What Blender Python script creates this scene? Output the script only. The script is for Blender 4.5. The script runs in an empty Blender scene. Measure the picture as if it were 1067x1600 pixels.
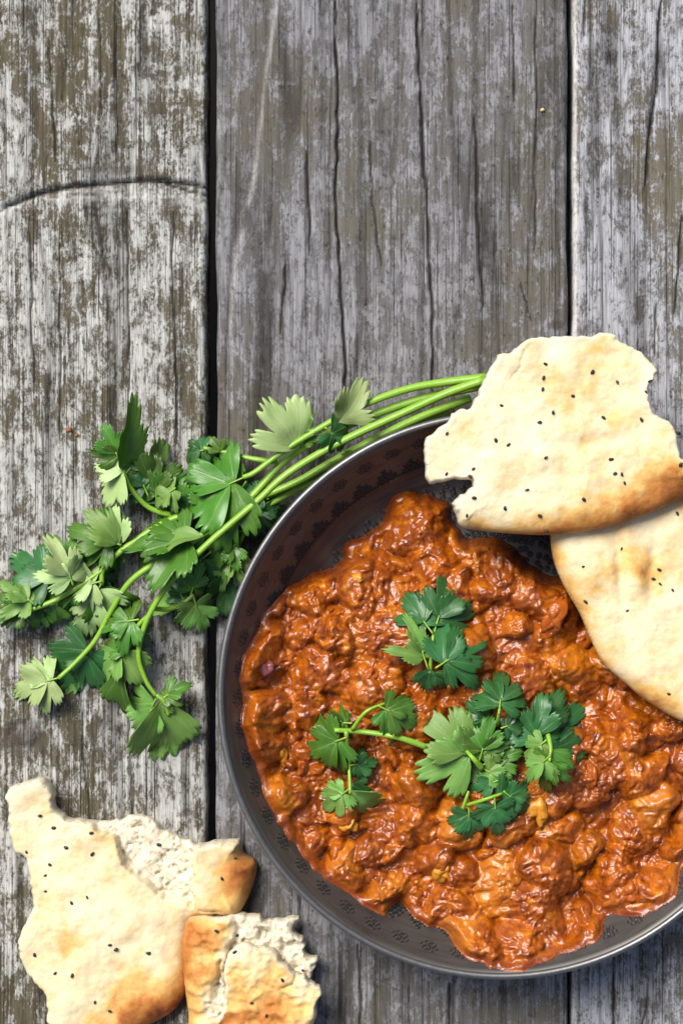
import bpy, math, random
import numpy as np
from mathutils import Vector

# ------------------------------------------------------------------ camera, world, sun, exposure
scene = bpy.context.scene
S = 0.00027            # metres per photograph pixel on the table top
H = 0.90               # camera height above the table top
cam_d = bpy.data.cameras.new('camera')
cam = bpy.data.objects.new('camera', cam_d)
scene.collection.objects.link(cam)
cam.location = (0, 0, H)
cam.rotation_euler = (0, 0, 0)
cam_d.sensor_fit = 'VERTICAL'
cam_d.sensor_height = 24
cam_d.lens = 24 / (2 * (800 * S) / H)
cam_d.clip_start = 0.01
cam_d.clip_end = 200
cam_d.dof.use_dof = True
cam_d.dof.focus_distance = H - 0.030
cam_d.dof.aperture_fstop = 6.3
scene.camera = cam

SUN_AZ = math.radians(128)     # direction the light comes from, counter-clockwise from +x
SUN_EL = math.radians(50)
world = bpy.data.worlds.new('World')
scene.world = world
world.use_nodes = True
wn = world.node_tree.nodes
sky = wn.new('ShaderNodeTexSky')
sky.sky_type = 'NISHITA'
sky.sun_disc = False
sky.sun_elevation = SUN_EL
sky.sun_rotation = math.pi / 2 - SUN_AZ
sky.dust_density = 4.0
sky.ozone_density = 1.0
bg = wn['Background']
bg.inputs['Strength'].default_value = 0.07
world.node_tree.links.new(sky.outputs[0], bg.inputs['Color'])
sun_d = bpy.data.lights.new('sun', 'SUN')
sun_d.energy = 2.8
sun_d.angle = math.radians(30)
sun_d.color = (1.0, 0.97, 0.93)
sun = bpy.data.objects.new('sun', sun_d)
scene.collection.objects.link(sun)
dv = Vector((math.cos(SUN_AZ) * math.cos(SUN_EL), math.sin(SUN_AZ) * math.cos(SUN_EL), math.sin(SUN_EL)))
sun.rotation_euler = (-dv).to_track_quat('-Z', 'Y').to_euler()
sun.location = (-1, 1, 2)
scene.view_settings.view_transform = 'Standard'
scene.view_settings.look = 'None'
scene.view_settings.gamma = 1.0
scene.view_settings.exposure = 0.80

# ------------------------------------------------------------------ helpers
COL = scene.collection
rng = np.random.default_rng(7)
random.seed(7)


def W(px, py, z=0.0):
    """world x, y of a photograph position at height z"""
    k = S * (H - z) / H
    return ((px - 533.5) * k, (800 - py) * k)


def WP(pts, z=0.0):
    return np.array([W(p[0], p[1], z) for p in pts], float)


def tag(o, label=None, cat=None, group=None, kind=None):
    if label: o['label'] = label
    if cat: o['category'] = cat
    if group: o['group'] = group
    if kind: o['kind'] = kind
    return o


def empty(name, loc):
    o = bpy.data.objects.new(name, None)
    o.empty_display_size = 0.01
    o.location = loc
    COL.objects.link(o)
    return o


def mesh_data(name, verts, faces, mats, attrs=None, midx=None, smooth=True):
    me = bpy.data.meshes.new(name)
    verts = np.asarray(verts, np.float32)
    if isinstance(faces, np.ndarray):
        n, k = faces.shape
        me.vertices.add(len(verts))
        me.vertices.foreach_set('co', verts.ravel())
        me.loops.add(n * k)
        me.loops.foreach_set('vertex_index', faces.astype(np.int32).ravel())
        me.polygons.add(n)
        me.polygons.foreach_set('loop_start', np.arange(0, n * k, k, dtype=np.int32))
        me.update(calc_edges=True)
    else:
        me.from_pydata([tuple(map(float, v)) for v in verts], [], faces)
    for m in (mats if isinstance(mats, (list, tuple)) else [mats]):
        me.materials.append(m)
    n = len(me.polygons)
    if smooth:
        me.polygons.foreach_set('use_smooth', np.ones(n, bool))
    if midx is not None:
        me.polygons.foreach_set('material_index', np.asarray(midx, np.int32))
    for k, v in (attrs or {}).items():
        a = me.attributes.new(k, 'FLOAT', 'POINT')
        a.data.foreach_set('value', np.asarray(v, np.float32))
    me.validate()
    me.update()
    return me


def obj(name, me, parent=None, loc=(0, 0, 0)):
    o = bpy.data.objects.new(name, me)
    o.location = loc
    if parent is not None:
        o.parent = parent
    COL.objects.link(o)
    return o


# ---- numpy noise
def _hash(ix, iy, seed):
    n = (ix.astype(np.int64) * 374761393 + iy.astype(np.int64) * 668265263 + seed * 974634777) & 0xFFFFFFFF
    n = ((n ^ (n >> 13)) * 1274126177) & 0xFFFFFFFF
    n = n ^ (n >> 16)
    return (n & 0xFFFF) / 65535.0


def vnoise(x, y, seed=0):
    ix, iy = np.floor(x), np.floor(y)
    fx, fy = x - ix, y - iy
    ux, uy = fx * fx * fx * (fx * (fx * 6 - 15) + 10), fy * fy * fy * (fy * (fy * 6 - 15) + 10)
    a = _hash(ix, iy, seed); b = _hash(ix + 1, iy, seed)
    c = _hash(ix, iy + 1, seed); d = _hash(ix + 1, iy + 1, seed)
    return (a + (b - a) * ux) * (1 - uy) + (c + (d - c) * ux) * uy


def fbm(x, y, seed=0, octv=4, gain=0.5):
    t, amp, tot = 0, 1.0, 0.0
    for i in range(octv):
        c, s = math.cos(0.6 * i), math.sin(0.6 * i)
        f = 2.03 ** i
        t = t + amp * vnoise((x * c - y * s) * f + 17.3 * i, (x * s + y * c) * f - 9.1 * i, seed + i)
        tot += amp
        amp *= gain
    return t / tot


def worley(x, y, seed=0):
    ix, iy = np.floor(x), np.floor(y)
    f1 = np.full(x.shape, 9.0)
    idv = np.zeros(x.shape)
    for dx in (-1, 0, 1):
        for dy in (-1, 0, 1):
            cx, cy = ix + dx, iy + dy
            px = cx + _hash(cx, cy, seed + 11)
            py = cy + _hash(cx, cy, seed + 23)
            d = np.hypot(x - px, y - py)
            m = d < f1
            f1 = np.where(m, d, f1)
            idv = np.where(m, _hash(cx, cy, seed + 37), idv)
    return f1, idv


def sstep(a, b, x):
    t = np.clip((x - a) / (b - a), 0, 1)
    return t * t * (3 - 2 * t)


def smooth_poly(pts, step, rough=0.0, rough_w=None, seed=0, closed=True, smooth=True):
    """resample a closed outline by Catmull-Rom, then make it ragged. Returns pts, per-point weight"""
    P = np.asarray(pts, float)
    n = len(P)
    wv = np.ones(n) if rough_w is None else np.asarray(rough_w, float)
    out, ow = [], []
    for i in range(n):
        p0, p1, p2, p3 = P[(i - 1) % n], P[i], P[(i + 1) % n], P[(i + 2) % n]
        m = max(2, int(np.linalg.norm(p2 - p1) / step))
        for j in range(m):
            t = j / m
            if smooth:
                q = 0.5 * ((2 * p1) + (-p0 + p2) * t + (2 * p0 - 5 * p1 + 4 * p2 - p3) * t * t + (-p0 + 3 * p1 - 3 * p2 + p3) * t ** 3)
            else:
                q = p1 + (p2 - p1) * t
            out.append(q)
            ow.append(wv[i] * (1 - t) + wv[(i + 1) % n] * t)
    out, ow = np.array(out), np.array(ow)
    if rough > 0:
        tn = np.roll(out, -1, 0) - np.roll(out, 1, 0)
        tn /= np.linalg.norm(tn, axis=1)[:, None] + 1e-9
        nn = np.stack([tn[:, 1], -tn[:, 0]], 1)
        d = (fbm(out[:, 0] / 0.004, out[:, 1] / 0.004, seed, 3) - 0.5) * 2 + (vnoise(out[:, 0] / 0.0016, out[:, 1] / 0.0016, seed + 5) - 0.5) * 0.8
        out = out + nn * (d * rough * ow)[:, None]
    return out, ow


def poly_sdf(x, y, P, wv=None):
    """signed distance (inside > 0), nearest point and interpolated weight"""
    A = P; B = np.roll(P, -1, 0)
    wa = np.zeros(len(P)) if wv is None else wv
    wb = np.roll(wa, -1)
    best = np.full(x.shape, 1e9); nx = np.zeros(x.shape); ny = np.zeros(x.shape); nw = np.zeros(x.shape)
    inside = np.zeros(x.shape, bool)
    for i in range(len(A)):
        ax, ay = A[i]; bx, by = B[i]
        ex, ey = bx - ax, by - ay
        l2 = ex * ex + ey * ey + 1e-18
        t = np.clip(((x - ax) * ex + (y - ay) * ey) / l2, 0, 1)
        qx, qy = ax + t * ex, ay + t * ey
        d = (x - qx) ** 2 + (y - qy) ** 2
        m = d < best
        best = np.where(m, d, best); nx = np.where(m, qx, nx); ny = np.where(m, qy, ny)
        nw = np.where(m, wa[i] + (wb[i] - wa[i]) * t, nw)
        if abs(ey) > 1e-15:
            c = ((ay > y) != (by > y)) & (x < ex * (y - ay) / ey + ax)
            inside ^= c
    d = np.sqrt(best)
    return np.where(inside, d, -d), nx, ny, nw


def field_solid(P, wv, res, top, bot):
    """closed solid over outline P: top(x,y,d,w) and bot(x,y,d,w) give heights that meet at d = 0"""
    lo, hi = P.min(0) - res * 2, P.max(0) + res * 2
    gx = np.arange(lo[0], hi[0], res); gy = np.arange(lo[1], hi[1], res)
    X, Y = np.meshgrid(gx, gy)
    d, nx, ny, nw = poly_sdf(X, Y, P, wv)
    ins = d > 0.15 * res
    ny_, nx_ = X.shape
    q = ins[:-1, :-1] | ins[:-1, 1:] | ins[1:, 1:] | ins[1:, :-1]
    used = np.zeros(X.shape, bool)
    for sy in (slice(0, -1), slice(1, None)):
        for sx in (slice(0, -1), slice(1, None)):
            used[sy, sx] |= q
    brd = used & ~ins
    X = np.where(brd, nx, X); Y = np.where(brd, ny, Y); d = np.where(brd, 0, d)
    it = np.full(X.shape, -1); it[used] = np.arange(used.sum())
    nt = int(used.sum())
    inn = used & ins
    ib = it.copy(); ib[inn] = nt + np.arange(inn.sum())
    x, y, dd, w = X[used], Y[used], d[used], nw[used]
    zt = top(x, y, dd, w)
    xb, yb, db, wb = X[inn], Y[inn], d[inn], nw[inn]
    zb = bot(xb, yb, db, wb)
    j, i = np.nonzero(q)
    ft = np.stack([it[j, i], it[j, i + 1], it[j + 1, i + 1], it[j + 1, i]], 1)
    fb = np.stack([ib[j, i], ib[j + 1, i], ib[j + 1, i + 1], ib[j, i + 1]], 1)
    V = np.concatenate([np.stack([x, y, zt], 1), np.stack([xb, yb, zb], 1)])
    return V, np.concatenate([ft, fb]), nt, (x, y, dd, w)


def catmull(pts, per=6):
    P = np.asarray(pts, float)
    P = np.vstack([2 * P[0] - P[1], P, 2 * P[-1] - P[-2]])
    out = []
    for i in range(1, len(P) - 2):
        for j in range(per):
            t = j / per
            p0, p1, p2, p3 = P[i - 1], P[i], P[i + 1], P[i + 2]
            out.append(0.5 * ((2 * p1) + (-p0 + p2) * t + (2 * p0 - 5 * p1 + 4 * p2 - p3) * t * t + (-p0 + 3 * p1 - 3 * p2 + p3) * t ** 3))
    out.append(P[-2])
    return np.array(out)


def tube(pts, r0, r1, nseg=9, per=6):
    C = catmull(pts, per)
    n = len(C)
    T = np.gradient(C, axis=0)
    T /= np.linalg.norm(T, axis=1)[:, None] + 1e-12
    V = []
    up = np.array([0, 0, 1.0])
    for k in range(n):
        a = np.cross(T[k], up)
        if np.linalg.norm(a) < 1e-3:
            a = np.cross(T[k], np.array([1.0, 0, 0]))
        a /= np.linalg.norm(a)
        b = np.cross(a, T[k])
        r = r0 + (r1 - r0) * k / (n - 1)
        for s in range(nseg):
            th = 2 * math.pi * s / nseg
            rr = r * (1 + 0.06 * math.cos(3 * th))
            V.append(C[k] + rr * (math.cos(th) * a + math.sin(th) * b))
    F = []
    for k in range(n - 1):
        for s in range(nseg):
            s2 = (s + 1) % nseg
            F.append([k * nseg + s, k * nseg + s2, (k + 1) * nseg + s2, (k + 1) * nseg + s])
    V += [C[0], C[-1]]
    c0, c1 = len(V) - 2, len(V) - 1
    for s in range(nseg):
        s2 = (s + 1) % nseg
        F.append([c0, s2, s])
        F.append([c1, (n - 1) * nseg + s, (n - 1) * nseg + s2])
    return np.array(V), F


# ------------------------------------------------------------------ node helper
class NT:
    def __init__(self, name):
        self.m = bpy.data.materials.new(name)
        self.m.use_nodes = True
        self.t = self.m.node_tree
        self.b = self.t.nodes['Principled BSDF']

    def n(self, kind, **kw):
        nd = self.t.nodes.new(kind)
        for k, v in kw.items():
            if hasattr(nd, k) and not k.startswith('i_'):
                setattr(nd, k, v)
        return nd

    def link(self, a, b):
        self.t.links.new(a, b)

    def _in(self, sock, v):
        if isinstance(v, (int, float)):
            sock.default_value = v
        elif isinstance(v, (tuple, list)):
            sock.default_value = (*v, 1) if len(v) == 3 and sock.type == 'RGBA' else v
        else:
            self.link(v, sock)

    def coord(self, scale=(1, 1, 1), loc=(0, 0, 0), rot=(0, 0, 0)):
        c = self.n('ShaderNodeTexCoord'); m = self.n('ShaderNodeMapping')
        m.inputs['Scale'].default_value = scale
        m.inputs['Location'].default_value = loc
        m.inputs['Rotation'].default_value = rot
        self.link(c.outputs['Object'], m.inputs['Vector'])
        return m.outputs[0]

    def noise(self, vec, scale, detail=4, rough=0.55, dist=0.0):
        t = self.n('ShaderNodeTexNoise')
        self.link(vec, t.inputs['Vector'])
        t.inputs['Scale'].default_value = scale
        t.inputs['Detail'].default_value = detail
        t.inputs['Roughness'].default_value = rough
        t.inputs['Distortion'].default_value = dist
        return t.outputs['Fac']

    def voro(self, vec, scale, out='Distance', feature='F1'):
        t = self.n('ShaderNodeTexVoronoi', feature=feature)
        self.link(vec, t.inputs['Vector'])
        t.inputs['Scale'].default_value = scale
        return t.outputs[out]

    def ramp(self, fac, stops):
        r = self.n('ShaderNodeValToRGB')
        self._in(r.inputs[0], fac)
        el = r.color_ramp.elements
        while len(el) < len(stops):
            el.new(0.5)
        for e, (p, c) in zip(el, stops):
            e.position = p
            e.color = (*c, 1) if isinstance(c, (tuple, list)) else (c, c, c, 1)
        return r.outputs[0]

    def mix(self, fac, a, b, mode='MIX'):
        m = self.n('ShaderNodeMix', data_type='RGBA', blend_type=mode)
        self._in(m.inputs[0], fac); self._in(m.inputs[6], a); self._in(m.inputs[7], b)
        return m.outputs[2]

    def math(self, op, a, b=0.0, clamp=False):
        m = self.n('ShaderNodeMath', operation=op, use_clamp=clamp)
        self._in(m.inputs[0], a); self._in(m.inputs[1], b)
        return m.outputs[0]

    def attr(self, name):
        a = self.n('ShaderNodeAttribute', attribute_name=name)
        return a.outputs['Fac']

    def bump(self, h, strength, dist):
        b = self.n('ShaderNodeBump')
        b.inputs['Strength'].default_value = strength
        b.inputs['Distance'].default_value = dist
        self.link(h, b.inputs['Height'])
        self.link(b.outputs[0], self.b.inputs['Normal'])
        return b

    def set(self, **kw):
        names = {'color': 'Base Color', 'rough': 'Roughness', 'metal': 'Metallic', 'spec': 'Specular IOR Level',
                 'sss': 'Subsurface Weight', 'sss_r': 'Subsurface Radius', 'sss_s': 'Subsurface Scale', 'coat': 'Coat Weight',
                 'coat_r': 'Coat Roughness', 'sheen': 'Sheen Weight', 'trans': 'Transmission Weight'}
        for k, v in kw.items():
            self._in(self.b.inputs[names[k]], v)
        return self.m


# ------------------------------------------------------------------ materials
def wood_material(name, seed, flake, flake_col, base_lo, base_hi, olive, groove_dark, lines=0.5):
    k = NT(name)
    off = (seed * 1.37, seed * 2.11, 0)
    grain = k.noise(k.coord((560, 22, 60), off), 1.0, 9, 0.74, 0.25)
    fine = k.noise(k.coord((2300, 60, 100), off), 1.0, 4, 0.65)
    streak = k.noise(k.coord((1150, 9, 50), (seed, 4.4, 0)), 1.0, 4, 0.65, 0.2)
    mott = k.noise(k.coord((150, 85, 80), off), 1.0, 10, 0.76, 0.3)
    big = k.noise(k.coord((24, 12, 20), off), 1.0, 4, 0.55)
    speck = k.noise(k.coord((1000, 520, 300), off), 1.0, 6, 0.8)
    base = k.ramp(grain, [(0.32, base_lo), (0.68, base_hi)])
    base = k.mix(k.math('MULTIPLY', k.ramp(big, [(0.42, 0.0), (0.62, 1.0)]), 0.65), base, k.mix(grain, tuple(c * 0.6 for c in olive), tuple(c * 2.2 for c in olive)))
    # pale weathered film that flakes off in blotches, broken by the grain
    m = k.math('ADD', k.math('MULTIPLY', mott, 0.55), k.math('MULTIPLY', big, -0.25))
    m = k.math('ADD', m, k.math('MULTIPLY', grain, 0.30))
    m = k.math('ADD', m, k.math('MULTIPLY', speck, 0.34))
    c = 0.47 + (0.5 - flake) * 0.30
    mask = k.ramp(m, [(c - 0.022, 0.0), (c + 0.028, 1.0)])
    film = k.mix(k.ramp(fine, [(0.40, 0.0), (0.60, 1.0)]), tuple(v * 0.45 for v in flake_col), tuple(v * 1.06 for v in flake_col))
    film = k.mix(k.ramp(mott, [(0.40, 0.55), (0.60, 0.0)]), film, tuple(v * 0.55 for v in flake_col))
    colr = k.mix(k.math('MULTIPLY', mask, 0.92), base, film)
    # dark mould specks
    sp2 = k.noise(k.coord((420, 210, 200), (seed + 5, 3, 1)), 1.0, 7, 0.78)
    colr = k.mix(k.ramp(sp2, [(0.55, 0.0), (0.64, 0.85)]), colr, (0.030, 0.025, 0.016))
    # thin dark lines of open grain
    colr = k.mix(k.math('MULTIPLY', k.ramp(streak, [(0.58, 0.0), (0.64, 1.0)]), lines), colr, (0.022, 0.018, 0.013))
    colr = k.mix(k.ramp(fine, [(0.55, 0.0), (0.72, 0.6)]), colr, (0.05, 0.042, 0.034))
    g = k.attr('groove')
    colr = k.mix(k.math('MULTIPLY', g, groove_dark, True), colr, (0.018, 0.015, 0.012))
    st = k.attr('stain')
    colr = k.mix(k.math('MULTIPLY', st, 0.8, True), colr, (0.06, 0.048, 0.038))
    fr = k.attr('whitish')
    colr = k.mix(k.math('MULTIPLY', fr, k.ramp(k.math('ADD', k.math('MULTIPLY', speck, 0.5), k.math('MULTIPLY', grain, 0.5)), [(0.40, 0.15), (0.55, 1.0)])), colr, (0.62, 0.60, 0.57))
    h = k.math('ADD', k.math('MULTIPLY', fine, 0.7), k.math('ADD', k.math('MULTIPLY', mask, 0.4), k.math('MULTIPLY', speck, 0.6)))
    h = k.math('SUBTRACT', h, k.math('MULTIPLY', k.ramp(streak, [(0.58, 0.0), (0.64, 1.0)]), lines))
    k.bump(h, 0.6, 0.0007)
    k.set(color=colr, rough=0.8, spec=0.2)
    return k.m


M = {}
M['wood_olive'] = wood_material('wood_flaking', 1.0, 0.53, (0.62, 0.62, 0.58), (0.042, 0.036, 0.026), (0.175, 0.152, 0.112), (0.064, 0.054, 0.027), 0.95, 0.9)
M['wood_grey'] = wood_material('wood_grey', 4.0, 0.52, (0.335, 0.33, 0.345), (0.072, 0.066, 0.061), (0.20, 0.195, 0.20), (0.075, 0.066, 0.042), 0.95, 0.7)
M['wood_pale'] = wood_material('wood_pale', 8.0, 0.58, (0.50, 0.505, 0.53), (0.052, 0.050, 0.048), (0.22, 0.215, 0.215), (0.095, 0.080, 0.045), 0.95, 0.75)

k = NT('dark_ground')
k.set(color=k.ramp(k.noise(k.coord((8, 8, 8)), 1.0, 5), [(0.3, (0.008, 0.007, 0.006)), (0.7, (0.018, 0.016, 0.013))]), rough=0.95)  # near-black colour stands in for the shade seen through the plank gaps
M['ground'] = k.m

k = NT('pewter')
ang = k.n('ShaderNodeTexCoord')
sep = k.n('ShaderNodeSeparateXYZ'); k.link(ang.outputs['Object'], sep.inputs[0])
rad = k.math('SQRT', k.math('ADD', k.math('MULTIPLY', sep.outputs[0], sep.outputs[0]), k.math('MULTIPLY', sep.outputs[1], sep.outputs[1])))
cmb = k.n('ShaderNodeCombineXYZ')
k.link(k.math('MULTIPLY', rad, 900.0), cmb.inputs[0])
k.link(k.math('MULTIPLY', k.math('ARCTAN2', sep.outputs[1], sep.outputs[0]), 5.0), cmb.inputs[1])
brush = k.noise(cmb.outputs[0], 1.0, 4, 0.6)
patina = k.noise(k.coord((45, 45, 45)), 1.0, 5, 0.6)
col = k.mix(patina, (0.050, 0.047, 0.043), (0.115, 0.110, 0.104))
col = k.mix(k.math('MULTIPLY', k.ramp(brush, [(0.35, 0.0), (0.7, 1.0)]), 0.4), col, (0.19, 0.186, 0.18))
k.bump(brush, 0.25, 0.0003)
k.set(color=col, metal=0.7, rough=k.math('ADD', k.math('MULTIPLY', patina, 0.25), 0.38))
M['pewter'] = k.m
k = NT('pewter_rim')
sc_ = k.noise(k.coord((300, 300, 300)), 1.0, 4, 0.7)
k.set(color=k.mix(sc_, (0.10, 0.10, 0.10), (0.23, 0.23, 0.225)), metal=0.8, rough=0.42)
k.bump(sc_, 0.3, 0.0003)
M['rim'] = k.m
k = NT('blackened_metal')
k.set(color=(0.040, 0.039, 0.038), metal=0.6, rough=0.42)
M['black_metal'] = k.m

k = NT('curry_sauce')
tint = k.attr('tint')
v1 = k.coord((1, 1, 1))
n1 = k.noise(v1, 170, 7, 0.70, 0.3)
n2 = k.noise(v1, 520, 4, 0.65)
n3 = k.noise(v1, 60, 3, 0.5)
c = k.ramp(n1, [(0.34, (0.070, 0.012, 0.002)), (0.44, (0.22, 0.046, 0.003)), (0.57, (0.42, 0.106, 0.004)), (0.71, (0.68, 0.27, 0.012))])
c = k.mix(k.ramp(n3, [(0.42, 0.0), (0.62, 0.45)]), c, (0.28, 0.060, 0.003))
c = k.mix(k.ramp(tint, [(0.55, 0.0), (1.0, 0.45)]), c, (0.19, 0.042, 0.010))
c = k.mix(k.ramp(tint, [(0.0, 0.5), (0.28, 0.0)]), c, (0.56, 0.19, 0.016))
c = k.mix(k.ramp(n2, [(0.62, 0.0), (0.72, 0.6)]), c, (0.13, 0.025, 0.006))
c = k.mix(k.math('MULTIPLY', k.attr('oil'), 0.7), c, (0.15, 0.026, 0.003))
bumph = k.math('ADD', k.math('MULTIPLY', n2, 0.6), k.math('MULTIPLY', k.noise(v1, 1300, 3, 0.6), 0.35))
k.bump(bumph, 0.5, 0.0009)
k.set(color=c, rough=k.ramp(n1, [(0.35, 0.13), (0.65, 0.30)]), spec=0.52, coat=0.15, coat_r=0.08)
M['curry'] = k.m


def plain(name, lo, hi, scale, rough, spec=0.4, bump=0.3, bd=0.0004, **kw):
    k = NT(name)
    n = k.noise(k.coord((1, 1, 1)), scale, 4, 0.6)
    k.bump(n, bump, bd)
    k.set(color=k.mix(n, lo, hi), rough=rough, spec=spec, **kw)
    return k.m


M['onion'] = plain('red_onion', (0.10, 0.022, 0.030), (0.26, 0.08, 0.075), 300, 0.3)
M['potato'] = plain('yellow_vegetable', (0.42, 0.13, 0.008), (0.66, 0.31, 0.025), 420, 0.28, bump=0.6, bd=0.001)
M['tomato'] = plain('cooked_tomato', (0.24, 0.040, 0.004), (0.46, 0.115, 0.008), 260, 0.26, bump=0.6, bd=0.0012)
M['rust'] = plain('dried_sauce', (0.16, 0.05, 0.015), (0.28, 0.09, 0.025), 300, 0.6)
M['seed'] = plain('nigella_black', (0.006, 0.006, 0.008), (0.03, 0.03, 0.035), 900, 0.5)

k = NT('naan_crust')
br = k.attr('brown'); cr = k.attr('crumb')
v1 = k.coord((1, 1, 1))
mo = k.noise(v1, 75, 5, 0.6)
fi = k.noise(v1, 700, 4, 0.65)
po = k.voro(v1, 620)
b2 = k.math('ADD', br, k.math('MULTIPLY', k.ramp(mo, [(0.42, 0.0), (0.66, 1.0)]), 0.24))
b2 = k.math('ADD', b2, k.math('MULTIPLY', k.math('SUBTRACT', fi, 0.5), 0.16), True)
c = k.ramp(b2, [(0.0, (0.75, 0.645, 0.43)), (0.18, (0.70, 0.56, 0.33)), (0.36, (0.68, 0.42, 0.14)), (0.60, (0.48, 0.19, 0.040)), (0.85, (0.24, 0.066, 0.014)), (1.0, (0.11, 0.03, 0.01))])
pores = k.ramp(k.noise(v1, 520, 3, 0.6, 0.5), [(0.56, 0.0), (0.64, 1.0)])
crumbc = k.mix(fi, (0.60, 0.52, 0.36), (0.76, 0.70, 0.55))
crumbc = k.mix(k.math('MULTIPLY', pores, 0.5), crumbc, (0.40, 0.27, 0.12))
c = k.mix(cr, c, crumbc)
hh = k.math('SUBTRACT', k.math('MULTIPLY', fi, 0.6), k.math('MULTIPLY', k.math('MULTIPLY', pores, cr), 0.9))
k.bump(hh, 0.5, 0.0009)
k.set(color=c, rough=0.62, spec=0.3, sss=0.10, sss_s=0.002, sss_r=(1.0, 0.6, 0.3))
M['naan'] = k.m


def leaf_material(name, dark, mid, vein, rough, spec):
    k = NT(name)
    v = k.attr('vein'); rr = k.attr('radial')
    n = k.noise(k.coord((1, 1, 1)), 160, 4, 0.6)
    f = k.noise(k.coord((1, 1, 1)), 900, 3, 0.6)
    c = k.mix(n, dark, mid)
    oi = k.n('ShaderNodeObjectInfo')
    hsv = k.n('ShaderNodeHueSaturation')
    k.link(c, hsv.inputs['Color'])
    k.link(k.math('ADD', k.math('MULTIPLY', oi.outputs['Random'], 0.035), 0.484), hsv.inputs['Hue'])
    k.link(k.math('ADD', k.math('MULTIPLY', oi.outputs['Random'], 0.5), 0.78), hsv.inputs['Value'])
    c = k.mix(k.math('MULTIPLY', v, 0.42), hsv.outputs[0], vein)
    k.bump(k.math('ADD', k.math('MULTIPLY', v, -0.5), k.math('ADD', k.math('MULTIPLY', f, 0.3), n)), 0.35, 0.0005)
    k.set(color=c, rough=rough, spec=spec)
    tr = k.n('ShaderNodeBsdfTranslucent')
    k.link(k.mix(0.5, c, (0.20, 0.42, 0.03)), tr.inputs['Color'])
    ms = k.n('ShaderNodeMixShader')
    ms.inputs[0].default_value = 0.30
    out = k.t.nodes['Material Output']
    k.link(k.b.outputs[0], ms.inputs[1]); k.link(tr.outputs[0], ms.inputs[2]); k.link(ms.outputs[0], out.inputs['Surface'])
    return k.m


M['leaf_top'] = leaf_material('leaf_bright', (0.045, 0.145, 0.014), (0.11, 0.25, 0.028), (0.28, 0.45, 0.12), 0.36, 0.55)
M['leaf_deep'] = leaf_material('leaf_deep', (0.020, 0.098, 0.024), (0.050, 0.185, 0.044), (0.16, 0.34, 0.12), 0.36, 0.5)
M['leaf_under'] = leaf_material('leaf_underside', (0.30, 0.46, 0.14), (0.50, 0.62, 0.27), (0.52, 0.64, 0.32), 0.45, 0.45)
M['leaf_mid_under'] = leaf_material('leaf_soft_underside', (0.12, 0.28, 0.045), (0.24, 0.41, 0.09), (0.36, 0.52, 0.2), 0.45, 0.45)
k = NT('coriander_stem')
n = k.noise(k.coord((60, 60, 60)), 1.0, 4)
f = k.noise(k.coord((500, 500, 500)), 1.0, 3)
k.bump(f, 0.3, 0.0005)
k.set(color=k.mix(n, (0.13, 0.30, 0.015), (0.27, 0.47, 0.045)), rough=0.36, spec=0.5, sss=0.1, sss_s=0.002)
M['stem'] = k.m

# ------------------------------------------------------------------ setting: ground far below, slatted table
g = bpy.data.meshes.new('ground')
g.from_pydata([(-40, -40, -0.74), (40, -40, -0.74), (40, 40, -0.74), (-40, 40, -0.74)], [], [(0, 1, 2, 3)])
g.materials.append(M['ground'])
tag(obj('ground', g), kind='structure')

table = empty('wooden_table', (0, 0, -0.74))
tag(table, 'weathered grey plank table under the bowl, bread and coriander', 'table')


def line_gouge(X, Y, pts, half, seed):
    P = WP(pts)
    best = np.full(X.shape, 1e9); tt = np.zeros(X.shape)
    wob = (vnoise(Y / 0.006, X * 0 + seed, seed) - 0.5) * 0.0009 + (vnoise(Y / 0.025, X * 0, seed + 3) - 0.5) * 0.0014
    n = len(P) - 1
    for i in range(n):
        a, b = P[i], P[i + 1]
        e = b - a
        t = np.clip(((X + wob - a[0]) * e[0] + (Y - a[1]) * e[1]) / (e @ e), 0, 1)
        d = np.hypot(X + wob - a[0] - t * e[0], Y - a[1] - t * e[1])
        m = d < best
        best = np.where(m, d, best); tt = np.where(m, (i + t) / n, tt)
    taper = np.clip(np.minimum(tt, 1 - tt) * 9 + 0.25, 0, 1) * (0.6 + 0.8 * vnoise(Y / 0.012, X * 0 + 3, seed + 9))
    return np.clip(1 - best / (half * taper + 1e-6), 0, 1)


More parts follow.
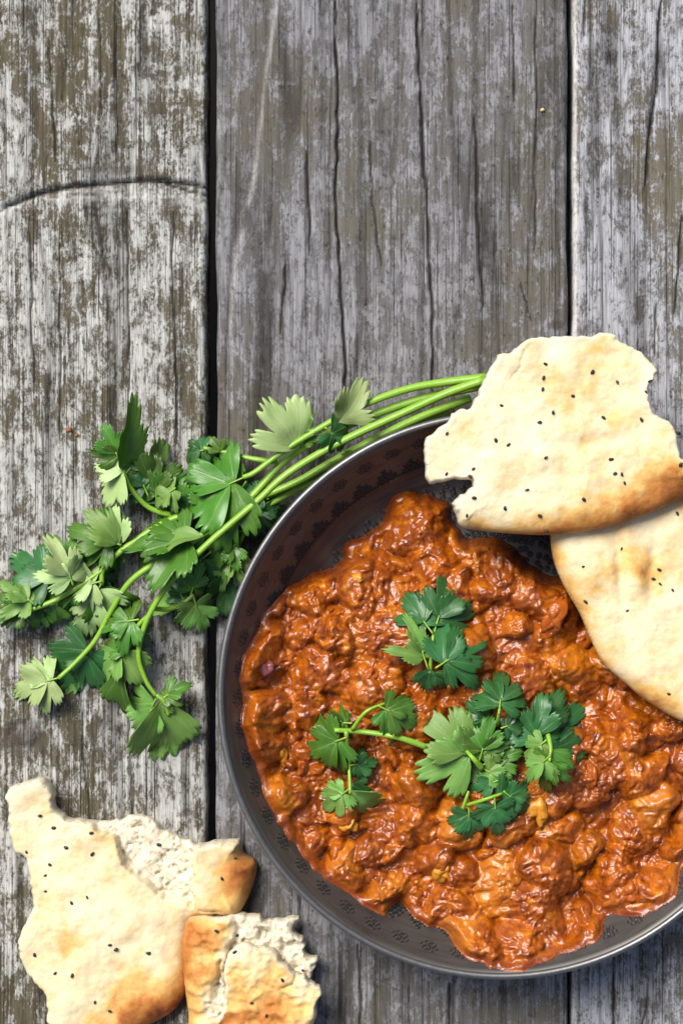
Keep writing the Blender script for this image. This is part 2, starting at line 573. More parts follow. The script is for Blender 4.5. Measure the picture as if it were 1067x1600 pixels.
def make_plank(x0, x1, mat, seed, ridge_p, ridge_a, cracks, special=None, z=0.0, yr=(-0.9, 0.9), fine=True):
    xa, xb = (x0 - 533.5) * S, (x1 - 533.5) * S
    ncol = int((xb - xa) / (0.00055 if fine else 0.003))
    gx = np.linspace(xa, xb, ncol)
    gy = np.concatenate([np.linspace(yr[0], -0.24, 40)[:-1], np.arange(-0.24, 0.24, 0.0011 if fine else 0.02), np.linspace(0.24, yr[1], 40)])
    X, Y = np.meshgrid(gx, gy)
    warp = (fbm(X / 0.05, Y / 0.16, seed, 3) - 0.5) * 0.012
    yw = np.zeros_like(X)
    if special == 'knot':          # grain swings round the old branch collar
        ya = W(0, 300)[1] - 0.012 * np.sin((X - xa) / (xb - xa) * 3.0) * 0 
        dy = (Y - ya) / 0.022
        warp = warp + 0.006 * np.exp(-dy * dy) * np.sin((X - xa) / (xb - xa) * 5.0)
    gu = (X + warp) / ridge_p
    ridged = np.abs(vnoise(gu, Y / 0.35 + seed, seed + 20) - 0.5) * 2
    ridged2 = np.abs(vnoise(gu * 2.7, Y / 0.2 + seed, seed + 21) - 0.5) * 2
    cut = sstep(0.16, 0.0, ridged) * (0.4 + 0.6 * vnoise(X / 0.02, Y / 0.04, seed + 5))
    cut2 = sstep(0.13, 0.0, ridged2) * sstep(0.35, 0.7, vnoise(X / 0.01, Y / 0.05, seed + 6))
    Z = -ridge_a * cut - 0.5 * ridge_a * cut2 + 0.0005 * (fbm(X / 0.012, Y / 0.05, seed + 8, 4) - 0.5)
    Z += 0.0009 * (fbm(X / 0.05, Y / 0.12, seed + 9, 2) - 0.5)
    groove = np.clip(0.75 * cut + 0.5 * cut2, 0, 1)
    stain = np.zeros_like(X); whitish = np.zeros_like(X)
    for ci, (pts, half, depth) in enumerate(cracks):
        gq = line_gouge(X, Y, pts, half, seed * 7 + ci)
        Z -= depth * gq ** 0.7
        groove = np.maximum(groove, np.clip(gq * 1.6, 0, 1))
    if special == 'knot':
        kx, ky = W(40, 1150)
        r = np.hypot((X - kx) / 0.012, (Y - ky) / 0.010)
        stain = np.maximum(stain, sstep(1.25, 0.3, r + 0.5 * (fbm(X / 0.004, Y / 0.004, 3, 3) - 0.5)))
        Z += 0.0008 * np.sin(r * 9) * sstep(1.3, 0.4, r)
        kx, ky = W(180, 265)
        r = np.hypot((X - kx) / 0.016, (Y - ky) / 0.0028)
        stain = np.maximum(stain, 0.8 * sstep(1.2, 0.2, r + 0.9 * (fbm(X / 0.003, Y / 0.003, 5, 3) - 0.5)))
        ax = (X - xa) / (xb - xa)
        yc = W(0, 300)[1] + 0.0065 * np.sin(ax * 2.6) - 0.004
        whitish = 0.8 * np.exp(-((Y - yc + 0.0035) / 0.0026) ** 2) * sstep(0.3, 0.7, fbm(X / 0.010, Y / 0.0011, 9, 3))
    if special == 'scar':
        P0 = [(432, 0), (412, 150), (400, 270), (372, 380), (362, 500), (360, 560)]
        lx = np.interp(-Y, [-W(*p)[1] for p in P0], [W(*p)[0] for p in P0])
        dd = X - lx + (fbm(X / 0.01, Y / 0.02, 4, 3) - 0.5) * 0.003
        inr = (Y > W(0, 640)[1])
        whitish = 0.42 * np.exp(-(dd / 0.0011) ** 2) * inr * sstep(0.3, 0.6, fbm(X / 0.01, Y / 0.018, 14, 3) + 0.1)
        stain = np.maximum(stain, 0.45 * sstep(-0.016, -0.001, dd) * (dd < 0) * inr * fbm(X / 0.006, Y / 0.03, 6, 3) * 1.3)
        kx, ky = W(868, 508)
        r = np.hypot((X - kx) / 0.0035, (Y - ky) / 0.0022)
        stain = np.maximum(stain, sstep(1.2, 0.6, r))
    if special == 'pale':
        kx, ky = W(955, 92)
        r = np.hypot((X - kx) / 0.0028, (Y - ky) / 0.0034)
        groove = np.maximum(groove, 0.8 * sstep(1.15, 0.7, r))
        Z -= 0.0012 * sstep(1.1, 0.5, r)
        rr = np.hypot((X - kx) / 0.0075, (Y - ky) / 0.013)
        groove = np.maximum(groove, 0.4 * sstep(0.14, 0.02, np.abs(rr - 0.85 + 0.1 * (fbm(X / .004, Y / .004, 2, 2) - .5))))
        ed = X - xa
        whitish = 0.95 * sstep(0.0026, 0.0010, ed + 0.0012 * (fbm(X / 0.003, Y / 0.03, 31, 3) - 0.4))  # left long edge whitened in a thin uneven band
    # rounded long edges, a little uneven
    e = np.minimum(X - xa, xb - X) + 0.0009 * (fbm(X * 0 + seed, Y / 0.02, seed + 40, 3) - 0.5)
    rr_ = 0.0028
    Z -= rr_ * (1 - np.sqrt(np.clip(1 - (1 - np.clip(e / rr_, 0, 1)) ** 2, 0, 1))) 
    wav = 0.0016 * (fbm(Y / 0.03, Y * 0, seed + 50, 3) - 0.5)
    X = X + wav * (np.abs(X - 0.5 * (xa + xb)) / (0.5 * (xb - xa))) ** 4
    ny, nx = X.shape
    idx = np.arange(ny * nx).reshape(ny, nx)
    F = np.stack([idx[:-1, :-1], idx[:-1, 1:], idx[1:, 1:], idx[1:, :-1]], -1).reshape(-1, 4)
    V = np.stack([X, Y, Z + z], -1).reshape(-1, 3)
    # sides and bottom
    brd = np.concatenate([idx[0, :], idx[1:, -1], idx[-1, -2::-1], idx[-2:0:-1, 0]])
    nb = len(brd)
    low = V[brd].copy(); low[:, 2] = z - 0.028
    base = len(V)
    V = np.concatenate([V, low, [[0.5 * (xa + xb), 0, z - 0.028]]])
    bi = base + np.arange(nb)
    Fs = np.stack([brd, bi, np.roll(bi, -1), np.roll(brd, -1)], 1)
    Fb = np.stack([bi, np.full(nb, base + nb), np.full(nb, base + nb), np.roll(bi, -1)], 1)
    faces = [tuple(f) for f in Fs] + [(int(a), base + nb, int(b)) for a, b in zip(bi, np.roll(bi, -1))]
    pad = lambda a: np.concatenate([a.reshape(-1), np.zeros(nb + 1)])
    # quads via numpy, the skirt as a second pass
    allq = np.concatenate([F, Fs])
    V = V - np.array([0, 0, -0.74])
    me = mesh_data('plank', V, allq, mat, {'groove': pad(groove), 'stain': pad(stain), 'whitish': pad(np.clip(whitish, 0, 1))})
    return obj('plank', me, table)


make_plank(-3, 322, M['wood_olive'], 3, 0.0052, 0.0011, [
    ([(-6, 330), (20, 318), (60, 302), (110, 291), (160, 287), (230, 281), (290, 286), (326, 292)], 0.0011, 0.0028),
    ([(250, 283), (300, 300), (326, 304)], 0.0006, 0.0014),
    ([(180, 0), (184, 250)], 0.0006, 0.0012), ([(155, 20), (160, 180)], 0.0006, 0.0012), ([(75, 60), (88, 255)], 0.0006, 0.0012),
    ([(200, 330), (203, 640)], 0.0006, 0.0012), ([(48, 330), (54, 600)], 0.0005, 0.0012), ([(270, 330), (276, 690)], 0.0006, 0.0012),
    ([(92, 380), (96, 700)], 0.0005, 0.0012), ([(125, 1060), (140, 1300)], 0.0005, 0.0012), ([(195, 1030), (205, 1280)], 0.0006, 0.0012)], 'knot')
make_plank(338, 886, M['wood_grey'], 5, 0.0105, 0.0005, [
    ([(523, 0), (526, 200), (524, 300), (530, 430), (537, 560), (541, 640)], 0.0009, 0.0025),
    ([(480, 230), (481, 400)], 0.0006, 0.0015), ([(445, 410), (440, 520)], 0.0006, 0.0014),
    ([(652, 0), (654, 130), (660, 260), (668, 330), (676, 470), (678, 640)], 0.0008, 0.002),
    ([(577, 210), (580, 320), (596, 420)], 0.0005, 0.0012), ([(742, 180), (746, 330), (754, 480)], 0.0009, 0.0016),
    ([(800, 0), (802, 160)], 0.0006, 0.0012), ([(838, 10), (836, 400)], 0.0005, 0.0012), ([(810, 440), (830, 500)], 0.0005, 0.001),
    ([(700, 1535), (706, 1640)], 0.0007, 0.0015), ([(560, 1470), (566, 1640)], 0.0006, 0.0015), ([(640, 1540), (642, 1640)], 0.0005, 0.001)], 'scar')
make_plank(895, 1447, M['wood_pale'], 9, 0.0075, 0.0005, [
    ([(1032, 0), (1030, 60), (1022, 150), (1012, 220), (1005, 300)], 0.0007, 0.002),
    ([(1064, 330), (1058, 420), (1052, 490)], 0.0006, 0.0018), ([(1028, 470), (1022, 560)], 0.0005, 0.0012),
    ([(960, 1520), (955, 1640)], 0.0006, 0.0015), ([(1010, 1530), (1004, 1640)], 0.0005, 0.0012), ([(914, 0), (912, 60)], 0.0005, 0.001)], 'pale')
make_plank(-552, -14, M['wood_grey'], 13, 0.009, 0.0006, [])
make_plank(1460, 2000, M['wood_olive'], 17, 0.006, 0.0008, [])
for q, (xa_, xb_) in enumerate(((-1104, -566), (-1656, -1118), (-2208, -1670), (-2760, -2222), (2014, 2552), (2566, 3104), (3118, 3656))):  # unseen planks, added to keep light off the ground below the gaps
    make_plank(xa_, xb_, M[('wood_pale', 'wood_grey', 'wood_olive')[q % 3]], 20 + q, 0.009, 0.0006, [], fine=False)
for yb in (-0.7, 0.7):        # cross battens that carry the planks
    x0, x1 = -0.88, 0.84
    v = [(x, y, z) for z in (-0.075 + 0.74, -0.0285 + 0.74) for x, y in ((x0, yb - .03), (x1, yb - .03), (x1, yb + .03), (x0, yb + .03))]
    obj('batten', mesh_data('batten', v, [(3, 2, 1, 0), (4, 5, 6, 7), (0, 1, 5, 4), (1, 2, 6, 5), (2, 3, 7, 6), (3, 0, 4, 7)], M['wood_grey'], {'groove': np.zeros(8), 'stain': np.zeros(8), 'whitish': np.zeros(8)}, smooth=False), table)
    for xl in (x0 + .03, x1 - .03):
        v = [(x, y, z) for z in (0.0, 0.6655) for x, y in ((xl - .03, yb - .028), (xl + .03, yb - .028), (xl + .03, yb + .028), (xl - .03, yb + .028))]
        obj('leg', mesh_data('leg', v, [(3, 2, 1, 0), (4, 5, 6, 7), (0, 1, 5, 4), (1, 2, 6, 5), (2, 3, 7, 6), (3, 0, 4, 7)], M['wood_grey'], {'groove': np.zeros(8), 'stain': np.zeros(8), 'whitish': np.zeros(8)}, smooth=False), table)

# ------------------------------------------------------------------ bowl
RIM_Z = 0.042
BC = np.array(W(784, 1087, RIM_Z))
prof_in = [(0.0, 0.0065), (0.05, 0.0065), (0.084, 0.0065), (0.0882, 0.0072), (0.0896, 0.0088), (0.0915, 0.0100), (0.0938, 0.0122), (0.0965, 0.0158), (0.1010, 0.0225), (0.1060, 0.0305), (0.1105, 0.0382), (0.1122, 0.0412)]
pr_r = np.array([p[0] for p in prof_in]); pr_z = np.array([p[1] for p in prof_in])


def bowl_z(r):
    return np.interp(r, pr_r, pr_z)


bowl = empty('serving_bowl', (BC[0], BC[1], 0))
tag(bowl, 'wide dark pewter bowl with stamped floral bands, holding the curry', 'bowl')


def lathe(profile, n=160):
    V, F = [], []
    m = len(profile)
    for i in range(n):
        a = 2 * math.pi * i / n
        for r, z in profile:
            V.append((r * math.cos(a), r * math.sin(a), z))
    for i in range(n):
        for j in range(m - 1):
            F.append((i * m + j, ((i + 1) % n) * m + j, ((i + 1) % n) * m + j + 1, i * m + j + 1))
    return np.array(V), F


body_p = [(0.0005, 0.0065)] + prof_in[1:] + [(0.1128, 0.0408), (0.1116, 0.0370), (0.1075, 0.0295), (0.1025, 0.0210), (0.0985, 0.0145), (0.0945, 0.0090), (0.0910, 0.0062), (0.0870, 0.0045), (0.0860, 0.0012), (0.0840, 0.0012), (0.0835, 0.0042), (0.0005, 0.0042)]
V, F = lathe(body_p)
bowl_body = obj('body', mesh_data('body', V, F, M['pewter']), bowl)
rimp = [(0.1131 + 0.0014 * math.cos(t), 0.0410 + 0.0014 * math.sin(t)) for t in np.linspace(0, 2 * math.pi, 13)]
V, F = lathe(rimp, 200)
obj('rim', mesh_data('rim', V, F, M['rim']), bowl)


def ring_mesh(centres, R, r, flat=0.6, n=10, m=5, dots=()):
    V, F = [], []
    for (cx, cy, sc) in centres:
        b = len(V)
        for i in range(n):
            a = 2 * math.pi * i / n
            for j in range(m):
                t = 2 * math.pi * j / m
                q = R * sc + r * math.cos(t)
                V.append((cx + q * math.cos(a), cy + q * math.sin(a), r * flat * math.sin(t)))
        for i in range(n):
            for j in range(m):
                F.append((b + i * m + j, b + ((i + 1) % n) * m + j, b + ((i + 1) % n) * m + (j + 1) % m, b + i * m + (j + 1) % m))
    for (cx, cy, q) in dots:
        b = len(V)
        for i in range(8):
            a = 2 * math.pi * i / 8
            V.append((cx + q * math.cos(a), cy + q * math.sin(a), 0))
        V.append((cx, cy, q * 0.7))
        for i in range(8):
            F.append((b + i, b + (i + 1) % 8, b + 8))
    return np.array(V), F


six = [(0.0023 * math.cos(a), 0.0026 * math.sin(a), 1) for a in np.arange(6) * math.pi / 3 + 0.3]
V, F = ring_mesh(six, 0.00100, 0.00028, dots=[(0, 0, 0.0009)])
me_flower = mesh_data('flower_stamp', V, F, M['black_metal'])
tri = []
for row, cnt in enumerate((5, 4, 3, 1)):
    for q in range(cnt):
        tri.append((0.0024 * (row - 1.4), (q - (cnt - 1) / 2) * 0.00235, 1.0))
V, F = ring_mesh(tri, 0.00088, 0.00042, 0.8, 8, 5, dots=[(x, y, 0.00045) for x, y, _ in tri])
me_lace = mesh_data('lace_stamp', V, F, M['black_metal'])
bead = [(0, -0.0022, 1), (0, 0.0022, 1), (0.0024, 0, 1.0), (-0.0022, -0.0024, 1), (-0.0022, 0.0024, 1), (-0.0040, 0, 1)]
V, F = ring_mesh(bead, 0.0010, 0.00042, 0.8, 8, 5, dots=[(x, y, 0.00055) for x, y, _ in bead])
me_bead = mesh_data('bead_stamp', V, F, M['black_metal'])

curry_px = [(612, 775), (640, 768), (680, 775), (705, 790), (712, 820), (735, 845), (760, 838), (800, 850), (830, 880), (865, 900), (900, 905), (917, 945), (940, 985), (975, 1020), (1010, 1045), (1060, 1060), (1110, 1080), (1150, 1140), (1160, 1220), (1130, 1290), (1072, 1335), (1045, 1390), (1025, 1405), (985, 1425), (945, 1428), (930, 1455), (880, 1478), (840, 1490), (800, 1502), (760, 1497), (715, 1478), (690, 1450), (655, 1440), (625, 1410), (600, 1425), (565, 1408), (530, 1382), (498, 1360), (468, 1325), (440, 1290), (420, 1250), (403, 1200), (390, 1160), (378, 1120), (383, 1085), (376, 1050), (383, 1020), (403, 985), (413, 960), (440, 925), (480, 900), (528, 882), (540, 850), (570, 835), (598, 810)]
CP = WP(curry_px, 0.018)
CPs, cw = smooth_poly(CP, 0.0026, 0.0012, seed=3)


def add_stamps(me, name, r, n, off, spin=0.0):
    for i in range(n):
        a = 2 * math.pi * (i + off) / n
        x, y = r * math.cos(a), r * math.sin(a)
        d, _, _, _ = poly_sdf(np.array([BC[0] + x]), np.array([BC[1] + y]), CPs)
        if d[0] > 0.006:
            continue
        o = obj(name, me, bowl_body, (x, y, float(bowl_z(r)) + 0.00015))
        sl = math.atan2(float(bowl_z(r + 0.002) - bowl_z(r - 0.002)), 0.004)
        o.rotation_euler = (0, -sl, a)
        if spin:
            o.rotation_euler = (0, -sl, a + spin * (i % 3))


add_stamps(me_flower, 'flower_stamp', 0.1068, 54, 0.15)
add_stamps(me_lace, 'lace_stamp', 0.0998, 54, 0.65)
add_stamps(me_bead, 'bead_stamp', 0.0850, 60, 0.3)
add_stamps(me_bead, 'bead_stamp', 0.0755, 52, 0.1, 0.7)
add_stamps(me_lace, 'lace_stamp', 0.0660, 42, 0.4, 0.9)
add_stamps(me_bead, 'bead_stamp', 0.0570, 38, 0.4, 0.9)

# ------------------------------------------------------------------ curry
crng = np.random.default_rng(21)
lo, hi = CPs.min(0), CPs.max(0)
chunks = []
while len(chunks) < 430:
    p = lo + crng.random(2) * (hi - lo)
    r = 0.0032 + 0.0090 * crng.random() ** 1.7
    chunks.append((p[0], p[1], r, 0.55 + 0.45 * crng.random(), crng.random() * 6.28, 0.0018 + 0.68 * r * (0.5 + 0.6 * crng.random()), crng.random()))
for (cx, cy, rr, hh_) in [(650, 815, 0.017, .008), (730, 890, 0.013, .006), (800, 900, .014, .006), (590, 920, .016, .006), (480, 960, .014, .005), (440, 1010, .013, .005), (880, 990, .015, .006), (900, 1050, .013, .005),
                          (660, 1380, .014, .005), (780, 1380, .015, .006), (860, 1350, .012, .005), (600, 1340, .015, .004), (960, 1190, .013, .006), (1000, 1290, .014, .006), (830, 1450, .014, .006), (500, 1250, .014, .004), (970, 1390, .012, .005), (560, 1000, .015, .005)]:
    x_, y_ = W(cx, cy, 0.025)
    chunks.append((x_, y_, rr, 0.8, crng.random() * 6, hh_ * 0.75, crng.random()))
naanB_px = [(862, 838), (868, 880), (885, 920), (908, 960), (925, 1000), (945, 1038), (980, 1070), (1010, 1095), (1050, 1120), (1075, 1131), (1115, 1138), (1160, 1110), (1185, 1000), (1180, 900), (1150, 820), (1090, 770), (1000, 775), (920, 785), (868, 802)]


def curry_height(x, y, d):
    r = np.hypot(x - BC[0], y - BC[1])
    floor = bowl_z(np.minimum(r, 0.112))
    wx = x + 0.0060 * (fbm(x / 0.009, y / 0.009, 71, 2) - 0.5)
    wy = y + 0.0060 * (fbm(x / 0.009, y / 0.009, 72, 2) - 0.5)
    lump = np.zeros_like(x); lid = np.full(x.shape, 0.5)
    for (cx, cy, rr, asp, an, hh_, tv) in chunks:
        dx, dy = wx - cx, wy - cy
        m = (np.abs(dx) < rr * 1.05) & (np.abs(dy) < rr * 1.05)
        if not m.any():
            continue
        ux = dx[m] * math.cos(an) + dy[m] * math.sin(an)
        uy = (-dx[m] * math.sin(an) + dy[m] * math.cos(an)) / asp
        q = 1 - (ux * ux + uy * uy) / (rr * rr)
        cap = hh_ * np.sqrt(np.clip(q, 0, 1))
        cur = lump[m]
        lid_m = lid[m]
        lid[m] = np.where(cap > cur, tv, lid_m)
        lump[m] = np.maximum(cap, cur)
    mound = 0.0030 * sstep(0, 0.0022, d) + 0.0150 * (1 - np.exp(-d / 0.017))
    base = np.maximum(floor, 0.0065 + 0 * r)
    slump = floor + (mound) * (1 - 0.55 * sstep(0.085, 0.108, r))
    ed = sstep(0.0008, 0.006, d)
    med = (fbm(wx / 0.0075, wy / 0.0075, 81, 2, 0.45) - 0.5) * 0.0034
    rid = (1 - np.abs(fbm(wx / 0.0060, wy / 0.0038, 83, 2) - 0.5) * 4) * 0.0008
    f1, _ = worley(wx / 0.0023, wy / 0.0023, 85)
    f2, _ = worley(wx / 0.0052, wy / 0.0046, 86)
    f3, _ = worley(wx / 0.0013, wy / 0.0013, 87)
    mask = sstep(0.38, 0.62, fbm(x / 0.011, y / 0.011, 90, 2))
    mask2 = sstep(0.35, 0.6, fbm(x / 0.014, y / 0.014, 91, 2))
    gran = (0.5 - f1 * f1) * 0.0019 * (0.30 + 0.70 * mask) + (0.5 - f2 * f2) * 0.0017 * mask2 + (0.4 - f3 * f3) * 0.0013 * (0.4 + 0.6 * mask)
    gran = gran + (fbm(x / 0.0035, y / 0.0035, 88, 2) - 0.5) * 0.0012
    big = (fbm(x / 0.026, y / 0.026, 95, 2) - 0.5) * 0.010
    z = slump + ed * (lump * 1.15 - 0.0022 + med + rid + gran + big)
    return np.maximum(z, floor + 0.0004 * sstep(0, 0.001, d)), lid


NB = WP(naanB_px, 0.036)
gz = {}


def c_top(x, y, d, w):
    z, lid = curry_height(x, y, d)
    db, _, _, _ = poly_sdf(x, y, NB)
    cap = 0.0335
    press = sstep(-0.006, 0.004, db)
    z = z - press * np.clip(z - (cap - 0.0015), 0, 1)
    z = np.where(z > 0.039, 0.039 + (z - 0.039) * 0.3, z)
    gz['lid'] = lid
    gz['oil'] = sstep(0.005, 0.0008, d)
    gz['x'], gz['y'], gz['z'] = x, y, z
    return z


def c_bot(x, y, d, w):
    return bowl_z(np.hypot(x - BC[0], y - BC[1])) + 0.0001


V, F, nt, _ = field_solid(CPs, cw, 0.00055, c_top, c_bot)
nb_ = len(V) - nt
V = V - np.array([BC[0], BC[1], 0.0066])
curry = obj('curry', mesh_data('curry', V, F, M['curry'], {'tint': np.concatenate([gz['lid'], np.full(nb_, .5)]), 'oil': np.concatenate([gz['oil'], np.zeros(nb_)])}), None, (BC[0], BC[1], 0.0066))
tag(curry, 'thick chunky orange-brown curry mounded in the pewter bowl', 'curry')


def curry_z(px, py):
    """surface height of the curry under a photograph position"""
    z = 0.03
    for _ in range(4):
        x, y = W(px, py, z)
        i = np.argmin((gz['x'] - x) ** 2 + (gz['y'] - y) ** 2)
        z = float(gz['z'][i])
    return z


def blob(seed, rx, ry, rz, rough=0.25, n=14, m=9):
    V, F = [], []
    for j in range(m):
        ph = math.pi * (j + 0.5) / m
        for i in range(n):
            a = 2 * math.pi * i / n
            V.append((math.sin(ph) * math.cos(a), math.sin(ph) * math.sin(a), math.cos(ph)))
    V = np.array(V)
    s = 1 + rough * (fbm(V[:, 0] * 1.6 + seed, V[:, 1] * 1.6 + V[:, 2] * 1.3, seed, 3) - 0.5) * 2
    V = V * s[:, None] * np.array([rx, ry, rz])
    for j in range(m - 1):
        for i in range(n):
            F.append((j * n + i, (j + 1) * n + i, (j + 1) * n + (i + 1) % n, j * n + (i + 1) % n))
    F.append(tuple(range(n))); F.append(tuple(range((m - 1) * n, m * n))[::-1])
    return V, F


for (px, py, rx, ry, an, mat, nm, lift) in [
    (412, 1046, .0048, .0034, 0.5, 'onion', 'onion_piece', .0003), (840, 1268, .0042, .0056, 0.2, 'potato', 'vegetable_piece', .0012),
    (690, 1364, .0042, .0034, 0.7, 'potato', 'vegetable_piece', .0002), (845, 1300, .0034, .0040, 0.4, 'potato', 'vegetable_piece', .0003),
    (862, 968, .0075, .0042, 1.0, 'tomato', 'tomato_piece', .0006), (905, 1000, .006, .0040, 0.7, 'tomato', 'tomato_piece', .0006),
    (575, 1055, .0040, .003, 0.3, 'tomato', 'tomato_piece', .0004), (985, 1395, .0062, .0038, 0.2, 'tomato', 'tomato_piece', .0006), (925, 1215, .0022, .006, 0.1, 'tomato', 'tomato_piece', .0006),
    (545, 1290, .0036, .0028, 0.1, 'potato', 'vegetable_piece', -.0004), (560, 905, .0030, .0022, .4, 'potato', 'vegetable_piece', -.0003), (440, 1180, .0028, .0042, .2, 'potato', 'vegetable_piece', -.0004)]:
    z = curry_z(px, py)
    x, y = W(px, py, z)
    Vb, Fb = blob(int(px), rx, ry, 0.0026, 0.75, 22, 14)
    o = obj(nm, mesh_data(nm, Vb, Fb, M[mat]), curry, (x - BC[0], y - BC[1], z - 0.0019 + lift - 0.0066))
    o.rotation_euler = (0.15, -0.1, an)

# ------------------------------------------------------------------ breads
def seed_mesh():
    V, F = blob(4, 0.00098, 0.00058, 0.00055, 0.22, 8, 6)
    V[:, 1] *= 1 - 0.35 * (V[:, 0] / 0.00135)
    return mesh_data('nigella_seed', V, F, M['seed'])


ME_SEED = seed_mesh()


def make_bread(name, label, px, torn, z0, T, w_baked, seed, regions=(), browns=(), edge_brown=0.75, seeds=(), dents=(), tilt=(0, 0), res=0.0007, brown0=0.0, rough=0.0013, parent=None, puff=0.0022, crumple=0.0, cat='bread', piece=None, anchor=None, cracks=()):
    zc = z0 + T
    P = WP(px, zc)
    Ps, wv = smooth_poly(P, 0.0012, rough, torn, seed)
    cx, cy = P.mean(0) if anchor is None else anchor
    st = {}

    def lift(x, y):
        return z0 + tilt[0] * (x - cx) + tilt[1] * (y - cy)

    def top(x, y, d, w):
        wd = w_baked * (1 - w) + 0.0013 * w
        p = np.sqrt(np.clip(1 - (1 - np.clip(d / wd, 0, 1)) ** 2, 0, 1))
        t = T * (1 + 0.0 * x) + puff * (fbm(x / 0.022, y / 0.022, seed, 3) - 0.5) * 2 + 0.0012 * (fbm(x / 0.006, y / 0.006, seed + 3, 3) - 0.5) + 0.00022 * (vnoise(x / 0.0012, y / 0.0012, seed + 4) - 0.5)
        t = t + crumple * (1 - 4 * np.abs(fbm(x / 0.009, y / 0.007, seed + 21, 3) - 0.5)) + 0.5 * crumple * (fbm(x / 0.0035, y / 0.0035, seed + 22, 3) - 0.5)
        crumb = w * sstep(0.0022, 0.0004, d + 0.0010 * (fbm(x / 0.002, y / 0.002, seed + 6, 2) - 0.5))
        brown = brown0 + (1 - w) * 0.72 * edge_brown * np.exp(-(d / (0.55 * w_baked)) ** 1.3) * (0.55 + 0.9 * fbm(x / 0.02, y / 0.02, seed + 8, 2))
        for (bx, by, br_, amt) in browns:
            q = W(bx, by, zc)
            rr = np.hypot(x - q[0], y - q[1]) / (br_ * S)
            brown = brown + 0.75 * amt * np.exp(-rr ** 2) * (0.5 + fbm(x / 0.006, y / 0.006, seed + 9, 3))
        for (bx, by, rx, ry, an, dz) in dents:
            q = W(bx, by, zc)
            ux = ((x - q[0]) * math.cos(an) + (y - q[1]) * math.sin(an)) / (rx * S)
            uy = (-(x - q[0]) * math.sin(an) + (y - q[1]) * math.cos(an)) / (ry * S)
            t = t + dz * np.exp(-(ux ** 2 + uy ** 2))
        for (poly, dz, cr, soft, bsh) in regions:
            R, _ = smooth_poly(WP(poly, zc), 0.0016, 0.0018, seed=seed + 12)
            dr, _, _, _ = poly_sdf(x, y, R)
            mk = sstep(-soft * 0.3, soft, dr)
            t = t + dz * mk
            if cr > 0:
                pit = (fbm(x / 0.0050, y / 0.0050, seed + 14, 3, 0.5) - 0.5) * 0.0020
                hole = sstep(0.66, 0.80, fbm(x / 0.0024, y / 0.0024, seed + 15, 2)) * 0.0022
                t = t + mk * cr * (pit - hole)
                brown = brown * (1 - mk * cr)
            crumb = np.maximum(crumb, mk * cr)
            brown = brown + bsh * mk
        for (poly, half, dep) in cracks:
            C = WP(poly, zc)
            best = np.full(x.shape, 1.0)
            for i in range(len(C) - 1):
                e = C[i + 1] - C[i]
                tt = np.clip(((x - C[i][0]) * e[0] + (y - C[i][1]) * e[1]) / (e @ e), 0, 1)
                best = np.minimum(best, np.hypot(x - C[i][0] - tt * e[0] + 0.0016 * (fbm(x / .003, y / .003, seed + 18, 2) - .5), y - C[i][1] - tt * e[1]))
            t = t - dep * sstep(half, 0, best)
        t = np.maximum(t, 0.001)
        z = lift(x, y) + 0.22 * T + (t - 0.22 * T) * p + w * p * 0.0016 * (fbm(x / 0.0017, y / 0.0017, seed + 7, 3) - 0.5) * sstep(0.004, 0.0, d)
        st['brown'], st['crumb'] = np.clip(brown, 0, 1), np.clip(crumb, 0, 1)
        st['x'], st['y'], st['z'] = x, y, z
        return z

    def bot(x, y, d, w):
        return lift(x, y) + 0.22 * T * (1 - np.clip(d / 0.003, 0, 1)) ** 2

    V, F, nt, _ = field_solid(Ps, wv, res, top, bot)
    nb = len(V) - nt
    loc = np.array([cx, cy, z0])
    at = {'brown': np.concatenate([st['brown'], np.full(nb, 0.35)]), 'crumb': np.concatenate([st['crumb'], np.zeros(nb)])}
    if parent is None:
        root = empty(name, loc)
        tag(root, label, cat)
        rl = loc
    else:
        root = parent
        rl = np.array(parent.location)
    o = obj(piece or 'loaf', mesh_data(piece or 'loaf', V - rl, F, M['naan'], at), root)
    for i, (sx, sy) in enumerate(seeds):
        z = zc
        for _ in range(3):
            x, y = W(sx, sy, z)
            k_ = np.argmin((st['x'] - x) ** 2 + (st['y'] - y) ** 2)
            z = float(st['z'][k_])
        s_ = obj('nigella_seed', ME_SEED, root if parent is None else o, (x - rl[0], y - rl[1], z + 0.0003 - rl[2]))
        s_.rotation_euler = (random.uniform(-.4, .4), random.uniform(-.4, .4), random.uniform(0, 6.28))
        q = random.uniform(0.75, 1.2)
        s_.scale = (q, q * random.uniform(.85, 1.15), q)
    return root, st


def zs(pts, ox, oy, k):
    return [(ox + x * k, oy + y * k) for x, y in pts]


# lower naan, leaning in the bowl on the curry
seedsB = zs([(846, 862), (709, 926), (980, 937), (960, 970), (984, 988), (1028, 1010), (866, 1083), (1014, 1380), (1045, 737), (718, 1052)], 600, 480, 0.4377)
make_bread('naan_piece', 'smooth oval naan half tucked under the torn naan and resting on the curry', naanB_px, [0] * len(naanB_px), 0.0325, 0.0095, 0.011, 31,
           browns=[(945, 905, 55, 0.22), (1040, 870, 60, 0.14), (1000, 900, 18, 0.18), (1010, 1090, 40, 0.18)], edge_brown=0.30, seeds=seedsB,
           dents=[(990, 890, 16, 55, 0.15, 0.0022), (968, 890, 9, 50, 0.1, -0.0020), (1020, 880, 9, 45, -0.1, -0.0016), (930, 900, 45, 45, 0, 0.0018)], rough=0.0003, brown0=0.02)
